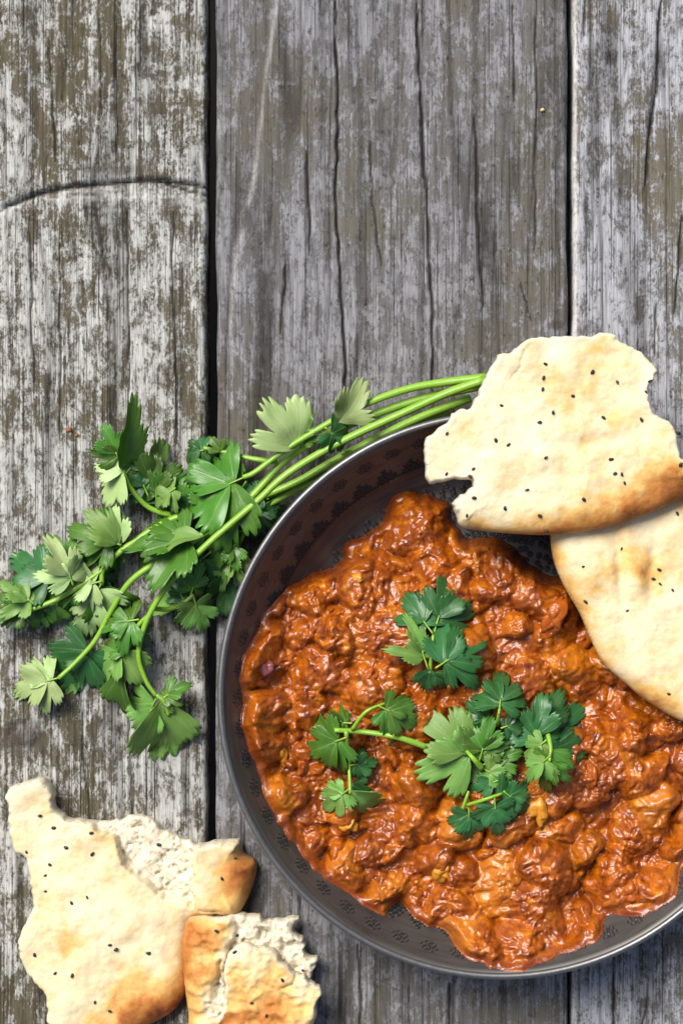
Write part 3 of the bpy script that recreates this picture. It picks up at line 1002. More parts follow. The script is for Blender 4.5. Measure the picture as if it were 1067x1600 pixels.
# torn naan on the rim
A_px = [(662, 690), (672, 675), (700, 655), (705, 641), (735, 635), (748, 612), (755, 590), (772, 572), (780, 555), (808, 540), (825, 526), (860, 526), (890, 524), (925, 522), (958, 517), (970, 531), (995, 542), (1010, 556), (1030, 575), (1022, 592), (1016, 602), (1018, 630), (1032, 650), (1052, 660), (1060, 690), (1062, 714), (1085, 716), (1125, 700), (1130, 735), (1067, 778), (1000, 808), (930, 828), (860, 836), (800, 834), (750, 829), (722, 822), (706, 793), (708, 782), (735, 766), (738, 751), (715, 750), (690, 753), (668, 750), (664, 720)]
A_t = [1] * 28 + [0.4, 0, 0, 0, 0, 0, 0, 0.5] + [1] * 8
seedsA = zs([(575, 203), (568, 252), (565, 293), (673, 317), (742, 232), (910, 153), (948, 264), (933, 302), (917, 402), (782, 395), (602, 376), (418, 351), (554, 411), (398, 476), (443, 491), (224, 451), (318, 577), (222, 595), (307, 605), (576, 537), (809, 543), (823, 594), (847, 596), (857, 628), (712, 687), (510, 652), (431, 718), (321, 681), (295, 744), (577, 800), (555, 745), (831, 268), (1048, 450), (1057, 562)], 600, 480, 0.4377)
make_bread('naan_piece', 'torn pale naan with ragged top and browned lower crust lying across the bowl rim', A_px, A_t, 0.0438, 0.0085, 0.012, 41,
           browns=[(950, 565, 40, 0.24), (920, 645, 45, 0.22), (840, 590, 30, 0.10), (1010, 770, 45, 0.32), (960, 800, 40, 0.25), (1060, 750, 40, 0.5), (700, 740, 30, 0.10), (870, 700, 60, 0.05), (880, 830, 60, .12)], edge_brown=0.62, seeds=seedsA,
           dents=[(930, 690, 60, 10, 0.1, -0.001), (860, 720, 70, 14, 0.05, 0.0008)], cracks=[([(820, 545), (815, 570), (800, 590)], 0.0006, 0.001), ([(985, 700), (978, 690), (965, 692)], 0.0005, 0.0008), ([(820, 768), (830, 764)], .0005, .0008)])
# big piece on the table
C_px = [(8, 1245), (20, 1228), (45, 1220), (70, 1222), (84, 1245), (88, 1265), (110, 1280), (140, 1286), (165, 1287), (195, 1281), (215, 1277), (240, 1285), (255, 1301), (285, 1316), (300, 1320), (330, 1322), (345, 1318), (372, 1317), (380, 1337), (400, 1352), (395, 1385), (382, 1418), (368, 1436), (340, 1434), (305, 1440), (294, 1470), (292, 1530), (288, 1562), (265, 1590), (230, 1610), (180, 1640), (120, 1650), (80, 1630), (70, 1600), (65, 1560), (38, 1522), (26, 1490), (30, 1455), (50, 1420), (45, 1385), (35, 1345), (18, 1330), (10, 1300), (12, 1270)]
C_t = [1] * 15 + [1, 1, .8, .2, 0, 0, 0, 0.3, .6, .3, 0, 0, 0, 0, 0, 0, 0, .5] + [0.9] * 11
seedsC = zs([(125, 187), (167, 224), (205, 285), (83, 299), (286, 305), (155, 338), (141, 420), (270, 439), (222, 456), (141, 371), (359, 600), (340, 586), (459, 611), (108, 616), (171, 673), (224, 680), (294, 763), (340, 790), (130, 732), (686, 381), (726, 318), (491, 276), (283, 240)], 0, 1180, 0.506)
crumbC = [(140, 1280), (165, 1270), (215, 1262), (262, 1285), (301, 1305), (303, 1330), (300, 1400), (303, 1424), (285, 1408), (262, 1408), (245, 1397), (222, 1378), (196, 1358), (186, 1330), (175, 1308), (150, 1298)]
endC = [(302, 1300), (420, 1300), (420, 1450), (305, 1450), (300, 1400)]
make_bread('naan_piece', 'large torn naan on the planks with exposed white crumb and scattered black seeds', C_px, C_t, 0.0004, 0.0125, 0.011, 51,
           regions=[(crumbC, -0.0058, 1.0, 0.0009, 0.0), (endC, 0.0022, 0.0, 0.004, 0.10)],
           browns=[(75, 1465, 45, 0.20), (160, 1340, 40, 0.12), (130, 1530, 70, 0.10), (225, 1580, 50, 0.5), (270, 1560, 30, 0.5), (180, 1620, 50, .4), (380, 1370, 26, 0.42), (385, 1350, 20, 0.3), (345, 1400, 30, 0.22), (110, 1350, 40, .08), (60, 1265, 30, .08), (195, 1380, 40, .1)], edge_brown=0.50, seeds=seedsC,
           cracks=[([(303, 1400), (312, 1424), (345, 1424)], 0.0008, 0.002), ([(300, 1330), (303, 1400)], 0.0006, 0.0012)])
# small piece overlapping its corner
D_px = [(288, 1441), (312, 1431), (340, 1434), (375, 1430), (405, 1432), (412, 1440), (440, 1441), (466, 1437), (461, 1457), (474, 1475), (478, 1492), (498, 1502), (490, 1525), (484, 1535), (495, 1560), (490, 1590), (478, 1625), (450, 1655), (300, 1655), (292, 1590), (281, 1500)]
D_t = [0.1, .5, 1, 1, 1, 1, 1, 1, 1, 1, 1, 1, 1, 1, 1, .6, 0, 0, 0, 0, 0]
crustD = [(260, 1420), (352, 1425), (362, 1447), (348, 1490), (340, 1520), (326, 1545), (322, 1580), (310, 1670), (260, 1670)]
bodyD = [(352, 1400), (520, 1400), (520, 1560), (480, 1600), (330, 1600), (328, 1548), (342, 1522), (352, 1490), (364, 1448)]
rootD, stD = make_bread('naan_piece', 'small browned naan end with torn crumb leaning on the large torn naan', D_px, D_t, 0.0035, 0.0115, 0.016, 61, crumple=0.0022,
           regions=[(bodyD, -0.0030, 1.0, 0.002, 0.0), (crustD, 0.0012, 0.0, 0.004, 0.22)], browns=[(325, 1470, 35, 0.22), (345, 1520, 22, 0.35), (300, 1450, 25, 0.15)], edge_brown=0.35,
           seeds=zs([(669, 543), (732, 556), (935, 664)], 0, 1180, 0.506), cracks=[([(345, 1500), (338, 1560)], 0.0012, 0.003)])
F_px = [(352, 1510), (362, 1482), (378, 1474), (398, 1481), (415, 1477), (430, 1490), (436, 1500), (448, 1512), (462, 1520), (478, 1530), (494, 1540), (506, 1553), (498, 1570), (494, 1596), (478, 1628), (450, 1655), (300, 1655), (318, 1600), (345, 1588), (350, 1550)]
make_bread('naan_piece', '', F_px, [1, 1, 1, 1, 1, 1, 1, 1, 1, 1, 1, 1, 1, .6, .2, 0, 0, .5, 1, 1], 0.0125, 0.0062, 0.006, 71, parent=rootD, piece='crust_flap', puff=0.0022, crumple=0.0018,
           browns=[(380, 1560, 30, 0.22), (400, 1590, 45, 0.35), (425, 1530, 30, 0.2), (440, 1600, 40, 0.25), (350, 1620, 30, .3)], brown0=0.13, edge_brown=0.3, seeds=zs([(725, 607), (872, 694), (777, 765), (823, 804)], 0, 1180, 0.506),
           cracks=[([(440, 1545), (455, 1538), (462, 1525)], 0.0009, 0.0018), ([(395, 1520), (380, 1530)], .0006, .001)])

# ------------------------------------------------------------------ coriander
lrng = random.Random(11)


def leaf_arrays(L, width, fold, curl, ruffle, lobes, seed, side_curl=0.0, teeth=1.0):
    """one coriander leaflet: base at the origin, tip along +x"""
    r_ = random.Random(seed)
    u = r_.uniform
    N, Mr = 150, 8
    if lobes == 3:
        spec = [(u(-4, 4), u(24, 28), 1.0), (-50, u(22, 26), u(.76, .92)), (50, u(22, 26), u(.76, .92))]
        pm = 78
    elif lobes == 5:
        spec = [(u(-4, 4), u(25, 29), 1.0), (-50, u(23, 27), u(.84, .97)), (50, u(23, 27), u(.84, .97)), (-96, u(22, 26), u(.58, .74)), (96, u(22, 26), u(.58, .74))]
        pm = 122
    else:
        spec = [(u(-4, 4), u(22, 27), 1.0), (-42, u(20, 25), u(.78, .95)), (42, u(20, 25), u(.78, .95))]
        pm = 68
    ph = np.linspace(-pm, pm, N)
    env = np.full(N, 0.45)
    for (c, hw, a) in spec:
        q = (ph - c) / hw
        body = a * (0.43 + 0.57 * np.clip(1 - np.abs(q) ** 2.6, 0, 1) ** 0.5)
        nt = r_.choice((4, 5, 5, 6))
        sh = u(-.15, .15)
        tt = np.abs(np.sin((q * nt / 2 + sh) * math.pi / 1.0))
        amp = np.array([u(.08, .20) for _ in range(12)])[np.clip(((q * nt / 2 + sh) + 5).astype(int), 0, 11)]
        body = body * (1 - teeth * amp * (1 - tt ** 0.6))
        for cut in (-0.36, 0.36):
            body = body * (1 - u(.02, .15) * np.exp(-((q - cut + u(-.08, .08)) / 0.07) ** 2))
        env = np.maximum(env, np.where(np.abs(q) < 1, body, 0))
    env = np.convolve(np.pad(env, 1, 'edge'), np.array([.25, .5, .25]), 'valid')
    endt = np.clip((pm - np.abs(ph)) / 10, 0, 1)
    env = env * (0.25 + 0.75 * endt ** 0.6)
    t = np.linspace(0.02, 1, Mr) ** 0.9
    PH, T = np.meshgrid(np.radians(ph), t)
    E = np.meshgrid(env, t)[0]
    R = T * E
    x = L * R * np.cos(PH); y = L * R * np.sin(PH) * width
    vein = np.zeros_like(R)
    for (c, hw, a) in spec:
        for off, wgt in ((0, .85), (-0.6, .28), (0.6, .28), (-0.3, .22), (0.3, .22)):
            cen = c + hw * off * np.clip((R - 0.2 - 0.2 * abs(off)) / 0.6, 0, 1) ** 0.8
            dist = np.abs(np.degrees(PH) - cen) * math.pi / 180 * R * L
            vein = np.maximum(vein, wgt * np.exp(-(dist / (0.00034 - 0.00016 * T)) ** 2))
    Q = np.clip(R / 0.95, 0, 1)
    z = fold * (np.sqrt(y * y + (0.06 * L) ** 2) - 0.06 * L) + curl * (x * x + 0.7 * y * y) / L
    z = z + side_curl * np.sign(y) * y * y / L
    p1, p2 = u(0, 6), u(0, 6)
    ruffle = ruffle * u(1.2, 2.2)
    z = z + u(-.22, .10) * x * x / L + u(-.25, .25) * x * y / L
    z = z + ruffle * L * (Q ** 2) * (0.35 * np.sin(PH * 2.2 + p1) + 0.30 * np.sin(PH * 4.1 + p2))
    z = z + ruffle * L * 1.3 * (fbm(x / (0.42 * L) + seed % 131, y / (0.42 * L), seed % 97, 2) - 0.5) * Q
    for (c, hw, a) in spec[1:]:      # side lobes dip and lift by themselves
        z = z + u(-.16, .13) * L * np.exp(-((np.degrees(PH) - c) / (hw * 1.2)) ** 2) * Q ** 1.6
    z = z + u(-.25, .05) * L * np.clip(Q - 0.55, 0, 1) ** 2 * np.exp(-((np.degrees(PH)) / 40) ** 2) * 1.5
    return x, y, z, vein, T


def leaflet(parent, b, ax, sd, nm, L, lobes, width, fold, curl, ruffle, mats):
    seed = lrng.randint(1, 99999)
    x, y, z, vein, T = leaf_arrays(L, width, fold, curl, ruffle, lobes, seed)
    top = b + x[..., None] * ax + y[..., None] * sd + z[..., None] * nm
    low = top - nm * 0.00028
    m, n = x.shape
    idx = np.arange(m * n).reshape(m, n)
    Ft = np.stack([idx[:-1, :-1], idx[1:, :-1], idx[1:, 1:], idx[:-1, 1:]], -1).reshape(-1, 4)
    Fb = Ft[:, ::-1] + m * n
    ring = np.concatenate([idx[0, ::-1], idx[1:, 0], idx[-1, 1:], idx[-2:0:-1, -1]])
    Fs = np.stack([ring, ring + m * n, np.roll(ring, -1) + m * n, np.roll(ring, -1)], 1)
    V = np.concatenate([top.reshape(-1, 3), low.reshape(-1, 3)])
    F = np.concatenate([Ft, Fb, Fs])
    mi = np.concatenate([np.zeros(len(Ft)), np.ones(len(Fb)), np.zeros(len(Fs))])
    # nothing may sink into the boards
    V[:, 2] = np.where(V[:, 2] < 0.0007, 0.0007 + 0.0003 * np.sin(V[:, 0] * 900), V[:, 2])
    at = {'vein': np.concatenate([vein.ravel(), vein.ravel()]), 'radial': np.concatenate([T.ravel(), T.ravel()])}
    return obj('leaf', mesh_data('leaf', V - np.array(parent.location), F, [M[mats[0]], M[mats[1]]], at, mi), parent)


def add_leaf(parent, base, tip, zb, zt, lobes=3, width=1.0, fold=0.25, curl=-0.25, ruffle=0.12, roll=0.0, mats=('leaf_top', 'leaf_mid_under'), scale=1.02):
    """a coriander leaf from base to tip: three stalked leaflets when it is a broad one, else a single leaflet"""
    b = np.array([*W(base[0], base[1], zb), zb]); e = np.array([*W(tip[0], tip[1], zt), zt])
    ax = e - b
    L = np.linalg.norm(ax) * scale
    ax /= np.linalg.norm(ax)
    up = np.array([0, 0, 1.0])
    sd = np.cross(up, ax); sd /= np.linalg.norm(sd)
    nm = np.cross(ax, sd)
    c, s = math.cos(roll), math.sin(roll)
    sd, nm = sd * c + nm * s, nm * c - sd * s
    u = lrng.uniform
    if lobes == 0 or L < 0.0115:
        leaflet(parent, b, ax, sd, nm, L, lobes, width, fold, curl, ruffle, mats)
        return
    j = b + ax * L * u(.20, .28)
    wd = min(1.0, width * 1.08)
    leaflet(parent, j, ax, sd, nm, L * u(.72, .78), 3, wd * u(.80, .95), fold, curl, ruffle, mats)
    for sgn in (-1, 1):
        an = sgn * math.radians(u(52, 74)) * (0.75 + 0.25 * width)
        tl = u(-.30, .18)
        d = ax * math.cos(an) + sd * math.sin(an) + nm * tl * 0.5
        d /= np.linalg.norm(d)
        s2 = np.cross(nm, d); s2 /= np.linalg.norm(s2)
        n2 = np.cross(d, s2)
        leaflet(parent, j - ax * L * u(.03, .09) - nm * 0.0004, d, s2, n2, L * u(.54, .70) * (1.0 if lobes == 3 else 1.08), 3, wd * u(.78, .95), fold * u(.6, 1.2), curl, ruffle, mats)
    Vt, Ft = tube([b, b + ax * L * 0.14, j + ax * L * 0.04], 0.00045, 0.0003, 6, 3)
    obj('leaf_stalk', mesh_data('leaf_stalk', Vt - np.array(parent.location), Ft, M['stem']), parent)


def add_stem(parent, pts, r0, r1, name='stem'):
    P = [(*W(p[0], p[1], p[2]), p[2]) for p in pts]
    V, F = tube(P, r0, r1)
    return obj(name, mesh_data(name, V - np.array(parent.location), F, M['stem']), parent)


UP = ('leaf_top', 'leaf_mid_under')
PALE = ('leaf_under', 'leaf_top')       # pale underside colour on the upper face
SOFT = ('leaf_mid_under', 'leaf_top')
DEEP = ('leaf_deep', 'leaf_mid_under')


def stalk(label, pts, r0=0.0019, r1=0.0010, group=None):
    x, y = W(pts[-1][0], pts[-1][1])
    o = empty('coriander_stalk', (x, y, 0))
    tag(o, label, 'herb', group)
    add_stem(o, pts, r0, r1)
    return o


mm = 0.001
s1 = stalk('coriander stalk with the broadest half-folded leaf and a pale fan leaf near the bowl rim', [(760, 590, .018), (700, 597, .016), (642, 607, .016), (585, 626, .017), (530, 652, .018), (450, 700, .019), (400, 737, .019), (380, 746, .018)])
add_leaf(s1, (392, 741), (262, 800), .019, .013, 5, 0.80, 0.45, -0.3, .10, 0.5, UP)
add_leaf(s1, (385, 752), (330, 838), .012, .006, 3, 0.8, 0.2, -0.3, .12, -0.3, DEEP)
add_leaf(s1, (462, 702), (425, 630), .018, .030, 0, 0.95, 0.15, -0.4, .12, 0.5, PALE)
add_leaf(s1, (468, 700), (484, 645), .016, .020, 3, 0.7, 0.4, -0.3, .12, -0.6, UP)
add_stem(s1, [(432, 722, .017), (390, 716, .013), (350, 706, .011), (318, 700, .011)], .0012, .0008)
add_leaf(s1, (325, 702), (278, 712), .011, .006, 5, 1.1, 0.2, -0.3, .14, 0.2, DEEP)
add_leaf(s1, (372, 712), (352, 745), .013, .012, 3, 0.9, 0.3, -0.2, .1, 0.4, UP)
add_leaf(s1, (345, 705), (330, 684), .012, .014, 3, 1.0, 0.3, -0.2, .1, 0.0, UP)
add_leaf(s1, (322, 704), (315, 745), .010, .004, 3, 1.0, 0.2, -0.2, .1, 0.0, DEEP)
add_leaf(s1, (528, 660), (578, 612), .020, .026, 0, 0.8, 0.3, -0.2, .12, 0.5, PALE)
add_leaf(s1, (508, 668), (548, 705), .026, .020, 5, 0.95, 0.35, -0.7, .16, -0.2, DEEP)

s2 = stalk('long coriander stalk curving down to a drooping leaf trio on bare plank', [(757, 594, .022), (700, 614, .021), (642, 640, .021), (530, 692, .021), (450, 740, .022), (400, 785, .022), (325, 850, .024), (268, 908, .022), (232, 965, .019), (217, 1020, .015), (228, 1062, .013), (245, 1088, .012)], .0019, .0009)
add_leaf(s2, (246, 1088), (212, 1158), .012, .005, 3, 0.80, 0.25, -0.25, .10, 0.2, SOFT)
add_leaf(s2, (252, 1094), (262, 1202), .012, .004, 0, 0.78, 0.45, -0.2, .10, -0.4, SOFT)
add_leaf(s2, (254, 1092), (293, 1064), .012, .014, 3, 0.85, 0.5, -0.3, .12, -0.5, UP)
add_stem(s2, [(245, 1086, .012), (258, 1098, .012), (264, 1118, .010)], .0010, .0007)
add_stem(s2, [(233, 962, .019), (216, 978, .017), (204, 1005, .014), (196, 1030, .012)], .0010, .0007)
add_leaf(s2, (218, 968), (146, 978), .018, .014, 3, 0.85, 0.3, -0.3, .12, 0.4, UP)
add_leaf(s2, (204, 1004), (148, 1062), .014, .008, 3, 0.85, 0.3, -0.3, .12, 0.3, SOFT)
add_leaf(s2, (206, 1000), (222, 985), .012, .006, 3, 1.3, 0.3, -0.3, .12, 0.3, DEEP)
add_leaf(s2, (190, 1050), (184, 1128), .010, .006, 0, 0.55, 0.9, -0.2, .10, 0.6, UP)
add_stem(s2, [(238, 950, .018), (262, 952, .014), (284, 944, .012), (303, 929, .012)], .0011, .0008)
add_leaf(s2, (302, 931), (322, 990), .012, .005, 3, 0.85, 0.3, -0.3, .12, -0.3, SOFT)
add_leaf(s2, (298, 930), (316, 880), .012, .016, 3, 0.8, 0.4, -0.3, .12, 0.3, UP)
add_leaf(s2, (280, 945), (225, 945), .010, .006, 0, 0.5, 0.6, -0.2, .12, 0.3, SOFT)
add_leaf(s2, (290, 938), (262, 905), .010, .010, 3, 0.8, 0.4, -0.3, .12, 0.3, DEEP)

s3 = stalk('coriander stalk ending in a pale leaf beside a dark flat leaf', [(752, 603, .012), (642, 628, .012), (530, 671, .013), (450, 716, .014), (380, 790, .016), (310, 840, .019), (255, 873, .018), (205, 908, .016), (174, 955, .013), (150, 1000, .011), (120, 1034, .010), (92, 1060, .010)], .0019, .0009)
add_leaf(s3, (96, 1058), (14, 1082), .010, .006, 3, 0.78, 0.3, -0.35, .12, 0.25, PALE)
add_leaf(s3, (144, 1004), (100, 1092), .009, .003, 5, 0.95, 0.12, -0.15, .08, 0.0, DEEP)
add_leaf(s3, (318, 838), (186, 850), .021, .018, 5, 0.70, 0.45, -0.25, .12, 0.5, UP)
add_leaf(s3, (317, 838), (240, 835), .024, .024, 0, 0.45, 0.6, -0.3, .10, 0.9, SOFT)
add_leaf(s3, (330, 862), (268, 912), .012, .006, 5, 0.9, 0.2, -0.3, .12, 0.0, DEEP)
add_leaf(s3, (345, 845), (300, 870), .010, .006, 3, 1.0, 0.2, -0.3, .12, 0.0, DEEP)
add_leaf(s3, (172, 958), (186, 1010), .010, .004, 3, 0.9, 0.2, -0.3, .12, 0.0, DEEP)

s4 = stalk('coriander stalk with pale upturned leaves reaching farthest along the flaking plank', [(735, 622, .007), (642, 659, .009), (530, 716, .011), (450, 760, .012), (340, 797, .012), (272, 810, .012), (205, 850, .013), (164, 886, .012), (159, 915, .012)], .0019, .0011)
add_leaf(s4, (160, 910), (112, 1002), .014, .006, 5, 0.85, 0.2, -0.3, .14, 0.25, PALE)
add_leaf(s4, (160, 908), (92, 925), .015, .012, 3, 0.8, 0.25, -0.3, .12, 0.3, PALE)
add_leaf(s4, (161, 915), (182, 985), .010, .004, 0, 0.9, 0.3, -0.2, .12, -0.3, UP)
add_stem(s4, [(162, 890, .012), (140, 905, .013), (95, 934, .014), (40, 955, .013), (-15, 962, .012)], .0011, .0010)
add_leaf(s4, (92, 918), (8, 858), .014, .010, 5, 0.85, 0.15, -0.25, .12, 0.1, DEEP)
add_leaf(s4, (115, 915), (88, 838), .018, .024, 3, 0.85, 0.3, -0.4, .14, 0.5, PALE)
add_leaf(s4, (125, 908), (70, 842), .010, .010, 3, 0.9, 0.3, -0.3, .14, 0.0, UP)
add_leaf(s4, (60, 948), (2, 905), .014, .016, 3, 0.7, 0.4, -0.3, .14, 0.5, SOFT)
add_leaf(s4, (92, 934), (82, 988), .012, .006, 3, 0.9, 0.3, -0.3, .14, 0.0, UP)
add_leaf(s4, (45, 955), (-28, 930), .013, .012, 3, 0.9, 0.3, -0.3, .14, 0.0, UP)
add_leaf(s4, (100, 928), (52, 935), .010, .008, 3, 0.9, 0.3, -0.3, .14, 0.0, UP)
add_leaf(s4, (150, 892), (155, 935), .009, .005, 5, 1.2, 0.2, -0.3, .12, 0.0, DEEP)
add_leaf(s4, (190, 852), (105, 822), .014, .016, 3, 0.80, 0.35, -0.35, .14, 0.2, UP)
add_leaf(s4, (186, 850), (150, 800), .014, .022, 0, 0.75, 0.35, -0.3, .14, 0.4, SOFT)
add_leaf(s4, (190, 850), (176, 792), .012, .018, 0, 0.65, 0.4, -0.3, .14, -0.4, PALE)
add_leaf(s4, (192, 853), (130, 872), .010, .006, 3, 0.7, 0.3, -0.3, .14, 0.0, UP)

s5 = stalk('short coriander stalk with leaves hanging against the outside of the bowl', [(700, 640, .006), (600, 690, .006), (520, 736, .007), (440, 778, .009), (395, 805, .010), (378, 840, .010), (366, 862, .011)], .0018, .0010)
add_leaf(s5, (388, 790), (438, 824), .012, .010, 5, 0.9, 0.2, -0.3, .12, 0.0, DEEP)
add_leaf(s5, (366, 858), (338, 925), .012, .010, 3, 0.62, 0.5, -0.3, .14, 0.5, SOFT)
add_leaf(s5, (368, 858), (382, 918), .014, .012, 0, 0.5, 0.5, -0.2, .14, -0.5, PALE)
add_leaf(s5, (366, 868), (350, 960), .008, .004, 3, 0.8, 0.3, -0.2, .14, -0.3, DEEP)
add_leaf(s5, (398, 800), (345, 800), .012, .012, 3, 0.9, 0.3, -0.3, .14, 0.2, DEEP)
add_leaf(s5, (380, 830), (322, 835), .014, .016, 3, 0.8, 0.4, -0.3, .14, -0.3, UP)
add_leaf(s5, (420, 780), (375, 760), .012, .012, 3, 0.9, 0.3, -0.3, .14, 0.0, DEEP)
add_leaf(s5, (372, 850), (300, 890), .008, .005, 3, 0.9, 0.3, -0.3, .14, 0.0, DEEP)

s6 = stalk('coriander stalk bending up to an upright folded leaf near a pale round leaf', [(665, 662, .006), (560, 700, .007), (460, 756, .008), (380, 792, .008), (300, 806, .008), (240, 797, .010), (206, 765, .013), (192, 735, .015)], .0017, .0009)
add_leaf(s6, (192, 737), (160, 790), .016, .012, 0, 1.0, 0.2, -0.25, .08, 0.5, PALE)
add_leaf(s6, (192, 737), (148, 722), .016, .016, 0, 0.9, 0.2, -0.25, .08, 0.3, PALE)
add_leaf(s6, (190, 735), (222, 632), .016, .040, 0, 0.30, 0.9, -0.1, .08, 0.8, UP)
add_leaf(s6, (188, 722), (163, 664), .016, .022, 3, 0.75, 0.3, -0.3, .12, 0.0, UP)
add_leaf(s6, (196, 742), (228, 700), .010, .008, 3, 1.0, 0.3, -0.3, .12, 0.0, DEEP)
add_leaf(s6, (228, 770), (262, 690), .008, .010, 3, 0.85, 0.35, -0.3, .14, 0.3, UP)
add_leaf(s6, (275, 762), (236, 790), .014, .012, 5, 1.0, 0.4, -0.3, .14, 0.6, SOFT)
add_leaf(s6, (250, 790), (275, 735), .006, .006, 3, 0.9, 0.2, -0.3, .14, 0.0, DEEP)
add_leaf(s6, (290, 800), (255, 745), .008, .012, 3, 0.8, 0.3, -0.3, .14, 0.0, UP)
add_leaf(s6, (340, 792), (300, 740), .006, .006, 3, 0.9, 0.3, -0.3, .14, 0.0, DEEP)

add_leaf(s6, (232, 775), (205, 712), .009, .010, 5, 0.9, 0.25, -0.3, .14, 0.2, DEEP)
add_leaf(s6, (246, 790), (238, 715), .007, .012, 5, 0.8, 0.35, -0.3, .14, -0.3, UP)
add_leaf(s6, (300, 803), (268, 772), .010, .012, 5, 0.9, 0.3, -0.3, .14, 0.2, DEEP)
add_leaf(s6, (330, 800), (312, 752), .010, .014, 3, 0.9, 0.3, -0.3, .14, 0.2, UP)
add_leaf(s3, (300, 846), (232, 905), .008, .004, 5, 0.9, 0.2, -0.3, .14, 0.0, DEEP)
add_leaf(s3, (262, 868), (215, 880), .010, .006, 5, 0.9, 0.2, -0.3, .14, 0.0, UP)
add_leaf(s3, (180, 945), (215, 960), .008, .004, 5, 0.9, 0.2, -0.3, .14, 0.0, DEEP)
add_leaf(s4, (140, 905), (62, 895), .012, .010, 5, 0.9, 0.25, -0.3, .14, 0.2, UP)
add_leaf(s4, (165, 884), (120, 862), .008, .008, 5, 0.9, 0.25, -0.3, .14, 0.2, DEEP)
add_leaf(s4, (80, 940), (30, 900), .008, .006, 5, 0.9, 0.25, -0.3, .14, 0.2, DEEP)
add_leaf(s4, (70, 944), (48, 985), .008, .005, 3, 0.9, 0.25, -0.3, .14, 0.2, UP)
add_leaf(s5, (374, 846), (330, 880), .014, .016, 5, 0.8, 0.35, -0.3, .14, 0.4, UP)
add_leaf(s5, (400, 800), (372, 850), .010, .008, 5, 0.9, 0.25, -0.3, .14, -0.3, DEEP)
add_leaf(s5, (425, 785), (400, 835), .008, .005, 5, 0.9, 0.25, -0.3, .14, -0.3, DEEP)
add_leaf(s5, (366, 862), (310, 930), .006, .003, 5, 0.9, 0.25, -0.3, .14, -0.3, DEEP)
add_leaf(s2, (212, 985), (240, 1010), .012, .008, 3, 0.9, 0.25, -0.3, .14, -0.3, DEEP)
add_leaf(s2, (200, 1015), (165, 1000), .013, .012, 3, 0.9, 0.25, -0.3, .14, 0.3, UP)

# garnish on the curry
GD = ('leaf_deep', 'leaf_under')


def sprig(label, base):
    z = curry_z(*base)
    x, y = W(base[0], base[1], z)
    o = empty('coriander_sprig', (x, y, z))
    tag(o, label, 'herb garnish')
    return o


def on(px, py, up):
    return curry_z(px, py) + up


def gleaf(o, base, tip, ub, ut, *a, **kw):
    zb, zt = on(*base, ub), on(*tip, ut)
    zt = min(zt, zb + 0.014)
    return add_leaf(o, base, tip, max(zb, zt - 0.012), zt, *a, **kw)


def gstem(o, pts, r0=.0009, r1=.0006):
    add_stem(o, [(p[0], p[1], on(p[0], p[1], p[2])) for p in pts], r0, r1)


g1 = sprig('dark coriander sprig lying apart from the cluster of garnish, short stem between its leaves', (672, 1046))
gstem(g1, [(671, 1052, .003), (674, 1020, .006), (677, 990, .007)])
gleaf(g1, (677, 992), (706, 893), .007, .006, 3, 0.78, 0.25, -0.25, .12, 0.1, GD)
gleaf(g1, (676, 990), (630, 928), .008, .006, 3, 0.85, 0.25, -0.3, .12, 0.2, GD)
gleaf(g1, (680, 1044), (772, 985), .010, .012, 3, 0.72, 0.2, -0.25, .12, -0.1, GD)
gleaf(g1, (668, 1044), (640, 958), .006, .008, 3, 0.5, 0.5, -0.2, .12, 0.7, ('leaf_mid_under', 'leaf_deep'))
gleaf(g1, (672, 1046), (664, 1084), .004, .003, 3, 0.8, 0.2, -0.3, .12, 0.0, GD)
gleaf(g1, (680, 1050), (702, 1078), .004, .003, 3, 0.8, 0.2, -0.3, .12, 0.0, GD)

g2 = sprig('garnish coriander sprig with a long bare stem and leaves round its forked end', (540, 1145))
gstem(g2, [(668, 1168, .006), (620, 1152, .006), (570, 1144, .006), (522, 1141, .005)], .0013, .0010)
gstem(g2, [(550, 1140, .006), (572, 1112, .009), (604, 1098, .010)])
gstem(g2, [(541, 1143, .006), (545, 1190, .007), (547, 1240, .008)])
gleaf(g2, (590, 1102), (657, 1136), .010, .006, 3, 0.85, 0.35, -0.4, .12, -0.2, UP)
gleaf(g2, (550, 1130), (500, 1128), .007, .005, 3, 0.75, 0.3, -0.3, .12, -0.4, UP)
gleaf(g2, (542, 1152), (466, 1180), .006, .005, 3, 0.85, 0.15, -0.25, .12, 0.0, UP)
gleaf(g2, (546, 1196), (590, 1190), .007, .005, 3, 1.0, 0.2, -0.3, .12, 0.0, GD)
gleaf(g2, (546, 1232), (502, 1268), .008, .005, 3, 0.85, 0.3, -0.3, .12, 0.2, SOFT)
gleaf(g2, (548, 1236), (602, 1278), .008, .004, 0, 0.6, 0.4, -0.3, .10, 0.5, SOFT)
gleaf(g2, (548, 1225), (580, 1245), .004, .003, 3, 1.0, 0.2, -0.3, .12, 0.0, GD)
gleaf(g2, (615, 1150), (622, 1166), .006, .004, 0, 0.9, 0.3, -0.3, .12, 0.0, UP)

